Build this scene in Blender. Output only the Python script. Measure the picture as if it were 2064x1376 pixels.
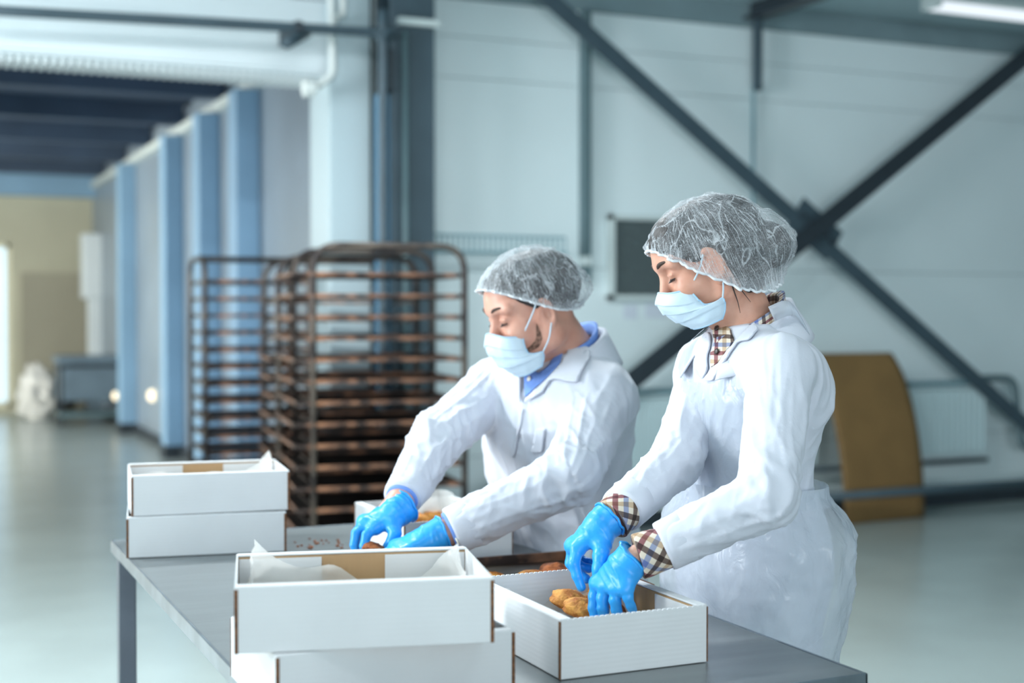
import bpy, bmesh, math, random
import numpy as np
from mathutils import Vector, Matrix, Euler
from mathutils.bvhtree import BVHTree
from mathutils import geometry as mgeo

scene = bpy.context.scene
for _o in list(bpy.data.objects):
    bpy.data.objects.remove(_o)
COL = scene.collection

# ------------------------------------------------------------------ camera
FPX, PCX, PCY, CAM_H = 2750.0, 1032.0, 688.0, 1.43
YAW, PITCH = math.radians(24.36), math.atan(63 / 2750.0)
cam_data = bpy.data.cameras.new('camera')
cam_data.sensor_width = 36.0
cam_data.lens = FPX / 2064.0 * 36.0
cam_data.clip_start = 0.05
cam_data.clip_end = 200
cam_data.dof.use_dof = True
cam_data.dof.focus_distance = 2.38
cam_data.dof.aperture_fstop = 2.3
cam = bpy.data.objects.new('camera', cam_data)
cam.location = (0, 0, CAM_H)
cam.rotation_euler = (math.pi / 2 - PITCH, 0, -YAW)
COL.objects.link(cam)
scene.camera = cam

# ------------------------------------------------------------------ view, world, lights
vs = scene.view_settings
vs.view_transform = 'Standard'
vs.look = 'None'
vs.exposure = 0.0
vs.gamma = 1.0
vs.use_curve_mapping = False
world = bpy.data.worlds.new('daylight')
scene.world = world
world.use_nodes = True
wbg = world.node_tree.nodes['Background']
wbg.inputs['Color'].default_value = (0.80, 0.92, 1.0, 1)
wbg.inputs['Strength'].default_value = 1.6


def area_light(name, loc, direction, sx, sy, power, color):
    d = bpy.data.lights.new(name, 'AREA')
    d.shape = 'RECTANGLE'
    d.size, d.size_y = sx, sy
    d.energy = power
    d.color = color
    o = bpy.data.objects.new(name, d)
    o.location = loc
    o.rotation_euler = Vector(direction).to_track_quat('-Z', 'Z').to_euler()
    COL.objects.link(o)
    return o


# daylight entering by the windows of the left wall, the far passage, and unseen ones added behind the camera
area_light('window_daylight', (-6.36, 4.1, 1.95), (1, 0.10, -0.05), 6.2, 2.1, 960, (0.93, 0.97, 1.0))
area_light('window_daylight', (1.2, -7.86, 1.95), (0.12, 1, -0.03), 9.0, 2.1, 470, (0.95, 0.98, 1.0))  # added frontal light, from windows that are not seen
area_light('window_daylight', (-2.86, 14.5, 1.9), (1, 0.1, -0.1), 6.4, 2.0, 900, (1.0, 0.95, 0.84))

# ------------------------------------------------------------------ numpy camera (to read distances off the photograph)
_F = np.array([math.sin(YAW) * math.cos(PITCH), math.cos(YAW) * math.cos(PITCH), -math.sin(PITCH)])
_R = np.array([math.cos(YAW), -math.sin(YAW), 0.0])
_U = np.cross(_R, _F)
_C = np.array([0, 0, CAM_H])


def ray(x, y):
    return _F + _R * (x - PCX) / FPX - _U * (y - PCY) / FPX


def atd(x, y, d):
    return _C + ray(x, y) * d


def atz(x, y, z):
    r = ray(x, y)
    return _C + r * (z - CAM_H) / r[2]


def atY(x, y, Y):
    r = ray(x, y)
    return _C + r * Y / r[1]


def atX(x, y, X):
    r = ray(x, y)
    return _C + r * X / r[0]


# ------------------------------------------------------------------ object helpers
def nrm(v):
    v = np.asarray(v, float)
    return v / (np.linalg.norm(v) + 1e-12)


def tag(o, label=None, cat=None, group=None, kind=None):
    if label: o['label'] = label
    if cat: o['category'] = cat
    if group: o['group'] = group
    if kind: o['kind'] = kind
    return o


def empty(name, loc=(0, 0, 0), rz=0.0, label=None, cat=None, group=None):
    o = bpy.data.objects.new(name, None)
    o.empty_display_size = 0.05
    o.location = tuple(float(c) for c in loc)
    o.rotation_euler = (0, 0, rz)
    COL.objects.link(o)
    return tag(o, label, cat, group)


def mesh_obj(name, verts, faces, mat=None, parent=None, smooth=True, uv=None, loc=None, sub=0.0):
    """verts in parent space minus sub (an origin)."""
    verts = np.asarray(verts, float)
    if not isinstance(sub, float):
        verts = verts - np.asarray(sub)
    me = bpy.data.meshes.new(name)
    if isinstance(faces, np.ndarray):
        faces = faces.tolist()
    me.from_pydata(verts.tolist(), [], faces)
    if uv is not None:
        ul = me.uv_layers.new(name='UVMap')
        li = np.empty(len(me.loops), dtype=np.int32)
        me.loops.foreach_get('vertex_index', li)
        ul.data.foreach_set('uv', np.asarray(uv, np.float32)[li].ravel())
    if smooth:
        me.polygons.foreach_set('use_smooth', [True] * len(me.polygons))
    me.update()
    me.validate()
    if mat: me.materials.append(mat)
    o = bpy.data.objects.new(name, me)
    if loc is not None: o.location = tuple(float(c) for c in loc)
    COL.objects.link(o)
    if parent: o.parent = parent
    return o


def copy_tree(o, parent=None):
    c = o.copy()
    COL.objects.link(c)
    c.parent = parent
    for ch in [k for k in bpy.data.objects if k.parent == o]:
        copy_tree(ch, c)
    return c


class MB:
    """collects simple shapes into ONE mesh"""
    def __init__(s):
        s.v, s.f, s.n = [], [], 0

    def add(s, v, f):
        v = np.asarray(v, float)
        s.v.append(v)
        s.f += [tuple(int(i) + s.n for i in q) for q in f]
        s.n += len(v)
        return s

    def box(s, lo, hi, bev=0.0, M=None):
        lo, hi = np.minimum(lo, hi).astype(float), np.maximum(lo, hi).astype(float)
        if bev <= 0:
            v = np.array([[x, y, z] for z in (lo[2], hi[2]) for y in (lo[1], hi[1]) for x in (lo[0], hi[0])])
            f = [(0, 2, 3, 1), (4, 5, 7, 6), (0, 1, 5, 4), (2, 6, 7, 3), (0, 4, 6, 2), (1, 3, 7, 5)]
        else:
            bm = bmesh.new()
            bmesh.ops.create_cube(bm, size=1.0)
            for q in bm.verts:
                q.co = Vector([(lo[i] + hi[i]) / 2 + q.co[i] * (hi[i] - lo[i]) for i in range(3)])
            bmesh.ops.bevel(bm, geom=bm.edges[:], offset=bev, segments=2, affect='EDGES', profile=0.6)
            bm.verts.index_update()
            v = np.array([q.co[:] for q in bm.verts])
            f = [[q.index for q in p.verts] for p in bm.faces]
            bm.free()
        if M is not None:
            v = v @ np.asarray(M[0]).T + np.asarray(M[1])
        return s.add(v, f)

    def bar(s, a, b, w, h, up=(0, 0, 1), bev=0.0):
        """box beam from a to b, w across, h along up"""
        a, b = np.asarray(a, float), np.asarray(b, float)
        d = nrm(b - a)
        u = np.asarray(up, float)
        u = nrm(u - d * (u @ d))
        r = np.cross(d, u)
        L = np.linalg.norm(b - a)
        M = (np.stack([d, r, u], 1), (a + b) / 2)
        return s.box((-L / 2, -w / 2, -h / 2), (L / 2, w / 2, h / 2), bev, M)

    def tube(s, pts, rad, n=10, caps=True):
        v, f, _ = tube_geo(pts, rad, n, caps)
        return s.add(v, f)

    def build(s, name, mat=None, parent=None, smooth=False, sub=0.0, loc=None):
        return mesh_obj(name, np.concatenate(s.v), s.f, mat, parent, smooth, None, loc, sub)


def tube_geo(pts, rad, n=10, caps=True, ell=None):
    pts = np.asarray(pts, float)
    m = len(pts)
    rad = np.broadcast_to(np.asarray(rad, float), (m,))
    T = np.gradient(pts, axis=0)
    T /= np.linalg.norm(T, axis=1, keepdims=True) + 1e-12
    ref = np.array([0, 0, 1.0]) if abs(T[0][2]) < 0.9 else np.array([1.0, 0, 0])
    N = nrm(np.cross(T[0], ref))
    V, UVS = [], []
    ang = np.linspace(0, 2 * np.pi, n, endpoint=False)
    for i in range(m):
        N = nrm(N - T[i] * (N @ T[i]))
        B = np.cross(T[i], N)
        V.append(pts[i] + rad[i] * (np.cos(ang)[:, None] * N + np.sin(ang)[:, None] * B))
        UVS += [(a / (2 * np.pi), i / max(1, m - 1)) for a in ang]
    V = np.concatenate(V)
    F = []
    for i in range(m - 1):
        for j in range(n):
            k = (j + 1) % n
            F.append((i * n + j, i * n + k, (i + 1) * n + k, (i + 1) * n + j))
    if caps:
        F.append(tuple(range(n))[::-1])
        F.append(tuple((m - 1) * n + j for j in range(n)))
    return V, F, np.array(UVS)


def spline(P, n=8):
    """Catmull-Rom through control points"""
    P = np.asarray(P, float)
    Q = np.vstack([2 * P[0] - P[1], P, 2 * P[-1] - P[-2]])
    out = []
    for i in range(1, len(Q) - 2):
        for t in np.linspace(0, 1, n, endpoint=False):
            a, b, c, d = Q[i - 1], Q[i], Q[i + 1], Q[i + 2]
            out.append(0.5 * (2 * b + (c - a) * t + (2 * a - 5 * b + 4 * c - d) * t * t + (3 * b - a - 3 * c + d) * t ** 3))
    out.append(P[-1])
    return np.array(out)


def grid_faces(nu, nv, wrap=False):
    F = []
    for i in range(nv - 1):
        for j in range(nu if wrap else nu - 1):
            k = (j + 1) % nu
            F.append((i * nu + j, i * nu + k, (i + 1) * nu + k, (i + 1) * nu + j))
    return F


# ------------------------------------------------------------------ numpy noise
_rng = np.random.RandomState(7)
_PERM = np.concatenate([_rng.permutation(256)] * 3)
_GRAD = _rng.normal(size=(256, 3))
_GRAD /= np.linalg.norm(_GRAD, axis=1, keepdims=True)


def pnoise(p):
    p = np.asarray(p, float)
    i = np.floor(p).astype(int)
    f = p - i
    i &= 255
    w = f * f * f * (f * (f * 6 - 15) + 10)
    out = 0.0
    for dx in (0, 1):
        for dy in (0, 1):
            for dz in (0, 1):
                h = _PERM[_PERM[_PERM[(i[:, 0] + dx) & 255] + ((i[:, 1] + dy) & 255)] + ((i[:, 2] + dz) & 255)]
                g = _GRAD[h]
                q = f - np.array([dx, dy, dz])
                wt = (w[:, 0] if dx else 1 - w[:, 0]) * (w[:, 1] if dy else 1 - w[:, 1]) * (w[:, 2] if dz else 1 - w[:, 2])
                out = out + wt * (g * q).sum(1)
    return out * 1.6


def ridged(p):
    return 1.0 - np.abs(pnoise(p)) * 2.0


# ------------------------------------------------------------------ implicit surfaces (bodies, clothes, hands)
class Field:
    def __init__(s, xs, ys, zs):
        s.x, s.y, s.z = [np.asarray(a, np.float32) for a in (xs, ys, zs)]
        s.F = np.full((len(s.x), len(s.y), len(s.z)), 1.0, np.float32)

    def sl(s, lo, hi):
        r = []
        for a, l, h in zip((s.x, s.y, s.z), lo, hi):
            i, j = np.searchsorted(a, l), np.searchsorted(a, h)
            r.append(slice(max(0, i - 1), min(len(a), j + 1)))
        return tuple(r)

    def pts(s, sl):
        return s.x[sl[0]][:, None, None], s.y[sl[1]][None, :, None], s.z[sl[2]][None, None, :]

    def mix(s, sl, d, k, sub=False):
        f = s.F[sl]
        d = d.astype(np.float32)
        if sub:
            h = np.clip(0.5 - 0.5 * (f + d) / k, 0, 1)
            s.F[sl] = f * (1 - h) + (-d) * h + k * h * (1 - h)
        else:
            h = np.clip(0.5 + 0.5 * (f - d) / k, 0, 1)
            s.F[sl] = f * (1 - h) + d * h - k * h * (1 - h)

    def cone(s, a, b, ra, rb, k=0.01, sub=False, flat=None, cut=None):
        """round cone; flat=(axis, factor) squeezes across axis; cut=(point, normal) trims what lies beyond"""
        a, b = np.asarray(a, float), np.asarray(b, float)
        m = max(ra, rb) * (1.0 if flat is None else max(1.0, flat[1])) + k + 0.03
        sl = s.sl(np.minimum(a, b) - m, np.maximum(a, b) + m)
        X, Y, Z = s.pts(sl)
        ab = b - a
        L2 = ab @ ab + 1e-12
        t = np.clip(((X - a[0]) * ab[0] + (Y - a[1]) * ab[1] + (Z - a[2]) * ab[2]) / L2, 0, 1)
        qx, qy, qz = X - a[0] - t * ab[0], Y - a[1] - t * ab[1], Z - a[2] - t * ab[2]
        if flat is not None:
            n, fac = nrm(flat[0]), flat[1]
            c = (qx * n[0] + qy * n[1] + qz * n[2]) * (1 / fac - 1)
            qx, qy, qz = qx + n[0] * c, qy + n[1] * c, qz + n[2] * c
        d = np.sqrt(qx * qx + qy * qy + qz * qz) - (ra + (rb - ra) * t)
        if cut is not None:
            p, n = np.asarray(cut[0]), nrm(cut[1])
            d = np.maximum(d, (X - p[0]) * n[0] + (Y - p[1]) * n[1] + (Z - p[2]) * n[2])
        s.mix(sl, d, k, sub)

    def ell(s, c, r, M=None, k=0.01, sub=False, cut=None):
        c, r = np.asarray(c, float), np.asarray(r, float)
        m = r.max() + k + 0.03
        sl = s.sl(c - m, c + m)
        X, Y, Z = s.pts(sl)
        X, Y, Z = X - c[0], Y - c[1], Z - c[2]
        if M is None: M = np.eye(3)
        q = [(X * M[0, i] + Y * M[1, i] + Z * M[2, i]) for i in range(3)]
        k0 = np.sqrt(sum((q[i] / r[i]) ** 2 for i in range(3)))
        k1 = np.sqrt(sum((q[i] / r[i] ** 2) ** 2 for i in range(3))) + 1e-6
        d = k0 * (k0 - 1) / k1
        if cut is not None:
            p, n = np.asarray(cut[0]) - c, nrm(cut[1])
            d = np.maximum(d, (X - p[0]) * n[0] + (Y - p[1]) * n[1] + (Z - p[2]) * n[2])
        s.mix(sl, d, k, sub)

    def stack(s, secs, fw, k=0.02, expo=2.3):
        """secs: rows (cx,cy,cz,a,b) sorted by z; fw: facing direction; a across, b front-back"""
        S = np.array(sorted(secs, key=lambda r: r[2]))
        z0, z1 = S[0, 2], S[-1, 2]
        lo = (S[:, 0].min() - 0.35, S[:, 1].min() - 0.35, z0 - 0.05)
        hi = (S[:, 0].max() + 0.35, S[:, 1].max() + 0.35, z1 + 0.05)
        sl = s.sl(lo, hi)
        X, Y, Z = s.pts(sl)
        zz = Z.ravel()
        cx, cy, a, b = [smooth_interp(zz, S[:, 2], S[:, i])[None, None, :] for i in (0, 1, 3, 4)]
        fw = nrm(fw)
        dx, dy = X - cx, Y - cy
        f = dx * fw[0] + dy * fw[1]
        l = -dx * fw[1] + dy * fw[0]
        q = (np.abs(l / a) ** expo + np.abs(f / b) ** expo) ** (1 / expo) + 1e-6
        d = (q - 1) * np.sqrt(l * l + f * f) / q
        d = np.maximum(d, -np.minimum(a, b) * 0.6 * np.ones_like(d))
        d = np.maximum(np.maximum(d, Z - z1), z0 - Z)
        s.mix(sl, d, k)

    def mesh(s):
        F, xs, ys, zs = s.F, s.x.astype(float), s.y.astype(float), s.z.astype(float)
        I = F < 0
        c = np.zeros(tuple(n - 1 for n in F.shape), np.int8)
        for dx in (0, 1):
            for dy in (0, 1):
                for dz in (0, 1):
                    c += I[dx:F.shape[0] - 1 + dx, dy:F.shape[1] - 1 + dy, dz:F.shape[2] - 1 + dz]
        act = (c > 0) & (c < 8)
        ii, jj, kk = np.nonzero(act)
        idx = np.full(act.shape, -1, np.int64)
        idx[ii, jj, kk] = np.arange(len(ii))
        cor = [(a, b, d) for a in (0, 1) for b in (0, 1) for d in (0, 1)]
        val = [F[ii + a, jj + b, kk + d].astype(float) for a, b, d in cor]
        pos = [np.stack([xs[ii + a], ys[jj + b], zs[kk + d]], 1) for a, b, d in cor]
        acc = np.zeros((len(ii), 3))
        cnt = np.zeros(len(ii))
        for m in range(8):
            for n in range(m + 1, 8):
                if sum(abs(cor[m][q] - cor[n][q]) for q in range(3)) != 1: continue
                cr = (val[m] < 0) != (val[n] < 0)
                t = np.where(cr, val[m] / (val[m] - val[n] + 1e-20), 0)
                acc += np.where(cr[:, None], pos[m] + t[:, None] * (pos[n] - pos[m]), 0)
                cnt += cr
        V = acc / cnt[:, None]
        Q = []
        A = I[:-1, 1:-1, 1:-1] != I[1:, 1:-1, 1:-1]
        i, j, k = np.nonzero(A); j, k = j + 1, k + 1
        q = np.stack([idx[i, j - 1, k - 1], idx[i, j, k - 1], idx[i, j, k], idx[i, j - 1, k]], 1)
        fl = ~I[i, j, k]; q[fl] = q[fl][:, ::-1]; Q.append(q)
        A = I[1:-1, :-1, 1:-1] != I[1:-1, 1:, 1:-1]
        i, j, k = np.nonzero(A); i, k = i + 1, k + 1
        q = np.stack([idx[i - 1, j, k - 1], idx[i - 1, j, k], idx[i, j, k], idx[i, j, k - 1]], 1)
        fl = ~I[i, j, k]; q[fl] = q[fl][:, ::-1]; Q.append(q)
        A = I[1:-1, 1:-1, :-1] != I[1:-1, 1:-1, 1:]
        i, j, k = np.nonzero(A); i, j = i + 1, j + 1
        q = np.stack([idx[i - 1, j - 1, k], idx[i, j - 1, k], idx[i, j, k], idx[i - 1, j, k]], 1)
        fl = ~I[i, j, k]; q[fl] = q[fl][:, ::-1]; Q.append(q)
        return V, np.concatenate(Q)


def smooth_interp(z, zs, vs):
    """smoothstep-free cubic (Catmull) interpolation on sorted zs"""
    z = np.clip(z, zs[0], zs[-1])
    m = np.gradient(vs, zs)
    i = np.clip(np.searchsorted(zs, z) - 1, 0, len(zs) - 2)
    h = zs[i + 1] - zs[i]
    t = (z - zs[i]) / h
    return ((2 * t ** 3 - 3 * t ** 2 + 1) * vs[i] + (t ** 3 - 2 * t ** 2 + t) * h * m[i]
            + (-2 * t ** 3 + 3 * t ** 2) * vs[i + 1] + (t ** 3 - t ** 2) * h * m[i + 1])


def axis_fine(lo, hi, h, fine=None, hf=None):
    """grid coordinates lo..hi at step h, finer (hf) inside fine=(a,b)"""
    if fine is None:
        return np.arange(lo, hi + h, h)
    a, b = max(lo, fine[0]), min(hi, fine[1])
    return np.concatenate([np.arange(lo, a, h), np.arange(a, b, hf), np.arange(b, hi + h, h)])


def vnormals(V, Q):
    n = np.cross(V[Q[:, 2]] - V[Q[:, 0]], V[Q[:, 3]] - V[Q[:, 1]])
    N = np.zeros_like(V)
    for c in range(4):
        np.add.at(N, Q[:, c], n)
    return N / (np.linalg.norm(N, axis=1, keepdims=True) + 1e-12)


def relax(V, Q, it=2, w=0.5):
    for _ in range(it):
        S = np.zeros_like(V); c = np.zeros(len(V))
        for m in range(4):
            for n in ((m + 1) % 4, (m + 3) % 4):
                np.add.at(S, Q[:, m], V[Q[:, n]])
                np.add.at(c, Q[:, m], 1)
        V = V * (1 - w) + w * S / np.maximum(c, 1)[:, None]
    return V


def solidify(o, t, offset=1.0):
    m = o.modifiers.new('thickness', 'SOLIDIFY')
    m.thickness = t
    m.offset = offset
    return o
# ------------------------------------------------------------------ materials
def lin(r, g, b):
    f = lambda c: (c / 255 / 12.92) if c / 255 <= 0.04045 else ((c / 255 + 0.055) / 1.055) ** 2.4
    return (f(r), f(g), f(b), 1.0)


def mat(name, col, rough=0.5, metal=0.0, var=0.0, vscale=6.0, bump=0.0, bscale=80.0, spec=0.5, col2=None, stretch=(1, 1, 1),
        sss=0.0, coat=0.0, detail=4.0, lo=0.4, hi=0.62, sheen=0.0, trans=0.0):
    m = bpy.data.materials.new(name)
    m.use_nodes = True
    nt = m.node_tree
    b = nt.nodes['Principled BSDF']
    b.inputs['Base Color'].default_value = col
    b.inputs['Roughness'].default_value = rough
    b.inputs['Metallic'].default_value = metal
    b.inputs['Specular IOR Level'].default_value = spec
    if sss:
        b.inputs['Subsurface Weight'].default_value = sss
        b.inputs['Subsurface Radius'].default_value = (0.012, 0.005, 0.003)
        b.inputs['Subsurface Scale'].default_value = 1.0
    if coat:
        b.inputs['Coat Weight'].default_value = coat
        b.inputs['Coat Roughness'].default_value = 0.12
    if sheen:
        b.inputs['Sheen Weight'].default_value = sheen
    tc = nt.nodes.new('ShaderNodeTexCoord')
    mp = nt.nodes.new('ShaderNodeMapping')
    mp.inputs['Scale'].default_value = stretch
    nt.links.new(tc.outputs['Object'], mp.inputs['Vector'])
    if col2 is not None or var:
        n = nt.nodes.new('ShaderNodeTexNoise')
        n.inputs['Scale'].default_value = vscale
        n.inputs['Detail'].default_value = detail
        nt.links.new(mp.outputs['Vector'], n.inputs['Vector'])
        r = nt.nodes.new('ShaderNodeValToRGB')
        c2 = col2 if col2 is not None else tuple(c * (1 - var) for c in col[:3]) + (1,)
        r.color_ramp.elements[0].position = lo
        r.color_ramp.elements[1].position = hi
        r.color_ramp.elements[0].color = c2
        r.color_ramp.elements[1].color = col
        nt.links.new(n.outputs['Fac'], r.inputs['Fac'])
        nt.links.new(r.outputs['Color'], b.inputs['Base Color'])
    if bump:
        n2 = nt.nodes.new('ShaderNodeTexNoise')
        n2.inputs['Scale'].default_value = bscale
        n2.inputs['Detail'].default_value = 5
        nt.links.new(mp.outputs['Vector'], n2.inputs['Vector'])
        bp = nt.nodes.new('ShaderNodeBump')
        bp.inputs['Strength'].default_value = bump
        bp.inputs['Distance'].default_value = 0.004
        nt.links.new(n2.outputs['Fac'], bp.inputs['Height'])
        nt.links.new(bp.outputs['Normal'], b.inputs['Normal'])
    return m


M = {}
M['wall'] = mat('pale_wall_panel', lin(224, 238, 241), 0.42, var=0.05, vscale=0.8)
M['wall_white'] = mat('white_wall', lin(226, 234, 236), 0.45, var=0.04, vscale=1.0)
M['lintel'] = mat('white_lintel_panel', lin(222, 232, 236), 0.4, var=0.04, vscale=1.2)
M['passage_wall'] = mat('passage_sheet_metal', lin(140, 156, 170), 0.35, metal=0.1, var=0.12, vscale=1.5)
M['passage_col'] = mat('pale_blue_pilaster', lin(140, 178, 208), 0.5, var=0.08, vscale=2)
M['passage_ceiling'] = mat('dark_blue_ceiling', lin(58, 76, 98), 0.7, var=0.2, vscale=2)
M['far_wall'] = mat('cream_far_wall', lin(196, 194, 172), 0.6, var=0.1, vscale=0.7)
M['ceiling'] = mat('grey_green_ceiling', lin(168, 192, 198), 0.6, var=0.12, vscale=1.2)
M['floor'] = mat('glossy_epoxy_floor', lin(170, 182, 180), 0.22, var=0.10, vscale=1.3, bump=0.03, bscale=9)
M['steel'] = mat('dark_painted_steel', lin(66, 84, 94), 0.45, var=0.12, vscale=5)
M['steel_dk'] = mat('charcoal_steel', lin(44, 54, 62), 0.5, var=0.12, vscale=5)
M['steel_green'] = mat('grey_green_steel', lin(92, 116, 122), 0.45, var=0.1, vscale=5)
M['blue_strip'] = mat('blue_painted_steel', lin(88, 134, 164), 0.45, var=0.06)
M['pipe_white'] = mat('white_pipe', lin(222, 228, 226), 0.4)
M['black'] = mat('black_plastic', lin(34, 42, 50), 0.5)
M['radiator'] = mat('white_radiator_enamel', lin(200, 220, 224), 0.35)
M['radiator_grille'] = mat('teal_grey_grille', lin(120, 156, 166), 0.4)
M['kraft'] = mat('kraft_board', lin(134, 104, 62), 0.75, var=0.12, vscale=4)
M['paper'] = mat('white_paper', lin(205, 214, 226), 0.7)
M['vent'] = mat('dark_vent_mesh', lin(92, 106, 108), 0.6, var=0.2, vscale=40)
M['frame_white'] = mat('pale_frame', lin(200, 212, 212), 0.5)
M['cream_frame'] = mat('cream_window_frame', lin(232, 230, 208), 0.5)
M['film'] = mat('white_plastic_film', lin(235, 236, 232), 0.25, bump=0.5, bscale=14)
M['machine_blue'] = mat('blue_machine_paint', lin(104, 124, 138), 0.45, var=0.15, vscale=4)
M['brown'] = mat('dull_brown', lin(96, 82, 62), 0.7, var=0.3, vscale=6)


def emis(name, col, s):
    m = bpy.data.materials.new(name)
    m.use_nodes = True
    nt = m.node_tree
    nt.nodes.remove(nt.nodes['Principled BSDF'])
    e = nt.nodes.new('ShaderNodeEmission')
    e.inputs['Color'].default_value = col
    e.inputs['Strength'].default_value = s
    nt.links.new(e.outputs[0], nt.nodes['Material Output'].inputs['Surface'])
    return m


def glass(name, col=(0.9, 0.97, 1.0, 1), a=0.85, rough=0.05):
    m = bpy.data.materials.new(name)
    m.use_nodes = True
    nt = m.node_tree
    b = nt.nodes['Principled BSDF']
    b.inputs['Base Color'].default_value = col
    b.inputs['Roughness'].default_value = rough
    t = nt.nodes.new('ShaderNodeBsdfTransparent')
    t.inputs['Color'].default_value = col
    x = nt.nodes.new('ShaderNodeMixShader')
    x.inputs['Fac'].default_value = a
    nt.links.new(b.outputs[0], x.inputs[1])
    nt.links.new(t.outputs[0], x.inputs[2])
    nt.links.new(x.outputs[0], nt.nodes['Material Output'].inputs['Surface'])
    return m


M['glass'] = glass('window_glass')
M['lamp'] = emis('lamp_diffuser', (0.84, 0.93, 1, 1), 1.1)
M['dome'] = emis('warm_glow', (1.0, 0.86, 0.6, 1), 2.6)

# ------------------------------------------------------------------ room shell
WY, CEIL, PX = 7.8, 3.5, 2.56        # back wall plane, ceiling height, passage wall plane
XL, XR, YF, PE, PL = -6.5, 9.5, -8.0, 20.0, -3.0


def struct(name, lo, hi, m, parent=None, bev=0.0):
    o = MB().box(lo, hi, bev).build(name, m, parent)
    if parent is None: o['kind'] = 'structure'
    return o


struct('floor', (XL - 0.3, YF - 0.3, -0.1), (XR + 0.3, PE + 0.3, 0.0), M['floor'])
struct('ceiling', (XL - 0.3, YF - 0.3, CEIL), (XR + 0.3, WY + 0.3, CEIL + 0.1), M['ceiling'])
struct('wall_right', (XR, YF, 0), (XR + 0.2, WY, CEIL), M['steel_green'])


def wall_with_windows(name, axis, pos, lo, hi, wins, zlo, zhi, top, m, th=0.2):
    """wall along axis ('x' or 'y') at pos with window openings (list of (a, b)); returns root"""
    mb = MB()
    def bx(a, b, z0, z1):
        if axis == 'y': mb.box((pos - th, a, z0), (pos, b, z1))
        else: mb.box((a, pos - th, z0), (b, pos, z1))
    bx(lo, hi, 0, zlo)
    bx(lo, hi, zhi, top)
    e = lo
    for a, b in wins:
        bx(e, a, zlo, zhi)
        e = b
    bx(e, hi, zlo, zhi)
    o = mb.build(name, m)
    o['kind'] = 'structure'
    return o


win_no = 0


def window(axis, pos, a, b, z0, z1, fm):
    global win_no
    win_no += 1
    root = empty('window_%d' % win_no)
    root['kind'] = 'structure'
    P = lambda u, t, z: (pos + t, u, z) if axis == 'y' else (u, pos + t, z)
    fr = MB()
    w = 0.06
    for u0, u1, q0, q1 in ((a, b, z0, z0 + w), (a, b, z1 - w, z1), (a, a + w, z0, z1), (b - w, b, z0, z1), ((a + b) / 2 - w / 2, (a + b) / 2 + w / 2, z0, z1)):
        fr.box(P(u0, -0.10, q0), P(u1, -0.03, q1))
    fr.build('window_frame', fm, root)
    for u0, u1 in ((a + w, (a + b) / 2 - w / 2), ((a + b) / 2 + w / 2, b - w)):
        MB().box(P(u0, -0.075, z0 + w), P(u1, -0.065, z1 - w)).build('pane', M['glass'], root)
    return root


LW = [(0.9, 2.9), (3.1, 5.1), (5.3, 7.3)]
wall_with_windows('wall_left', 'y', XL, YF, WY, LW, 0.9, 3.0, CEIL, M['wall_white'])
for a, b in LW: window('y', XL, a, b, 0.9, 3.0, M['frame_white'])
FW = [(-3.4, -0.6), (-0.3, 2.6), (2.9, 5.8)]  # unseen windows, put in to match the added frontal light
wall_with_windows('wall_front', 'x', YF, XL, XR, FW, 0.9, 3.0, CEIL, M['wall_white'])
for a, b in FW: window('x', YF, a, b, 0.9, 3.0, M['frame_white'])

# back wall: horizontal sandwich panels with recessed joints
wb = empty('wall_back')
wb['kind'] = 'structure'
MB().box((2.62, WY + 0.012, 0), (XR + 0.2, WY + 0.2, CEIL)).build('joint_backing', M['steel_green'], wb)
zz = [0.0, 0.52, 1.70, 2.86, 3.11, 3.34]
for z0, z1 in zip(zz[:-1], zz[1:]):
    for x0, x1 in ((2.62, 5.5), (5.5, XR)):
        MB().box((x0 + 0.001, WY, z0 + 0.002), (x1 - 0.001, WY + 0.05, z1 - 0.002), 0.0015).build('panel', M['wall'], wb)
struct('trim_1', (2.62, WY - 0.03, 3.34), (XR, WY + 0.05, CEIL), mat('shaded_ceiling_trim', lin(126, 148, 154), 0.5, var=0.1, vscale=3))  # the trim's shade is put into its darker grey
struct('baseboard_back', (2.9, WY - 0.02, 0), (XR, WY, 0.11), M['steel_dk'])

# wall over the passage opening, left part
lint = empty('wall_lintel')
lint['kind'] = 'structure'
LZ = 2.80
for z0, z1, dy in ((LZ, LZ + 0.02, 0.0), (LZ + 0.022, 3.08, 0.0), (3.085, 3.24, 0.03), (3.245, CEIL, 0.0)):
    MB().box((XL, WY - 0.05 + dy, z0), (2.5, WY + 0.3, z1), 0.004).build('panel', M['lintel'], lint)
for i in range(60):                              # perforated bottom edge of the lintel
    x = -0.2 + i * 0.045
    if i == 0:
        first = MB().box((0, WY - 0.0, LZ - 0.035), (0.026, WY + 0.25, LZ), 0.003).build('rib', M['wall_white'], lint)
        first.location.x = x
    else:
        c = first.copy(); COL.objects.link(c); c.location.x = x
struct('wall_pilaster', (2.33, WY - 0.06, 0), (2.585, WY + 0.35, CEIL), mat('pale_grey_pilaster', lin(186, 204, 210), 0.45, var=0.04, vscale=1.2), bev=0.01)
struct('wall_passage', (2.585, WY + 0.2, 0), (2.785, PE, 3.4), M['passage_wall'])
MB().box((PX, WY + 0.35, 0), (2.585, PE, 3.34)).build('wall_passage_lining', M['passage_wall'])['kind'] = 'structure'
struct('baseboard_passage', (PX - 0.05, WY + 0.36, 0), (PX, PE, 0.10), M['steel_dk'])
struct('ceiling_passage', (PL - 0.2, WY + 0.3, 3.4), (2.7, PE + 0.2, 3.5), M['passage_ceiling'])
for i, y in enumerate((9.6, 11.4, 13.2, 15.0, 16.8, 18.6)):
    o = MB().box((PL, y, 3.2), (PX - 0.02, y + 0.16, 3.4)).build('ceiling_joist', M['passage_ceiling'])
    o['kind'] = 'structure'
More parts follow.
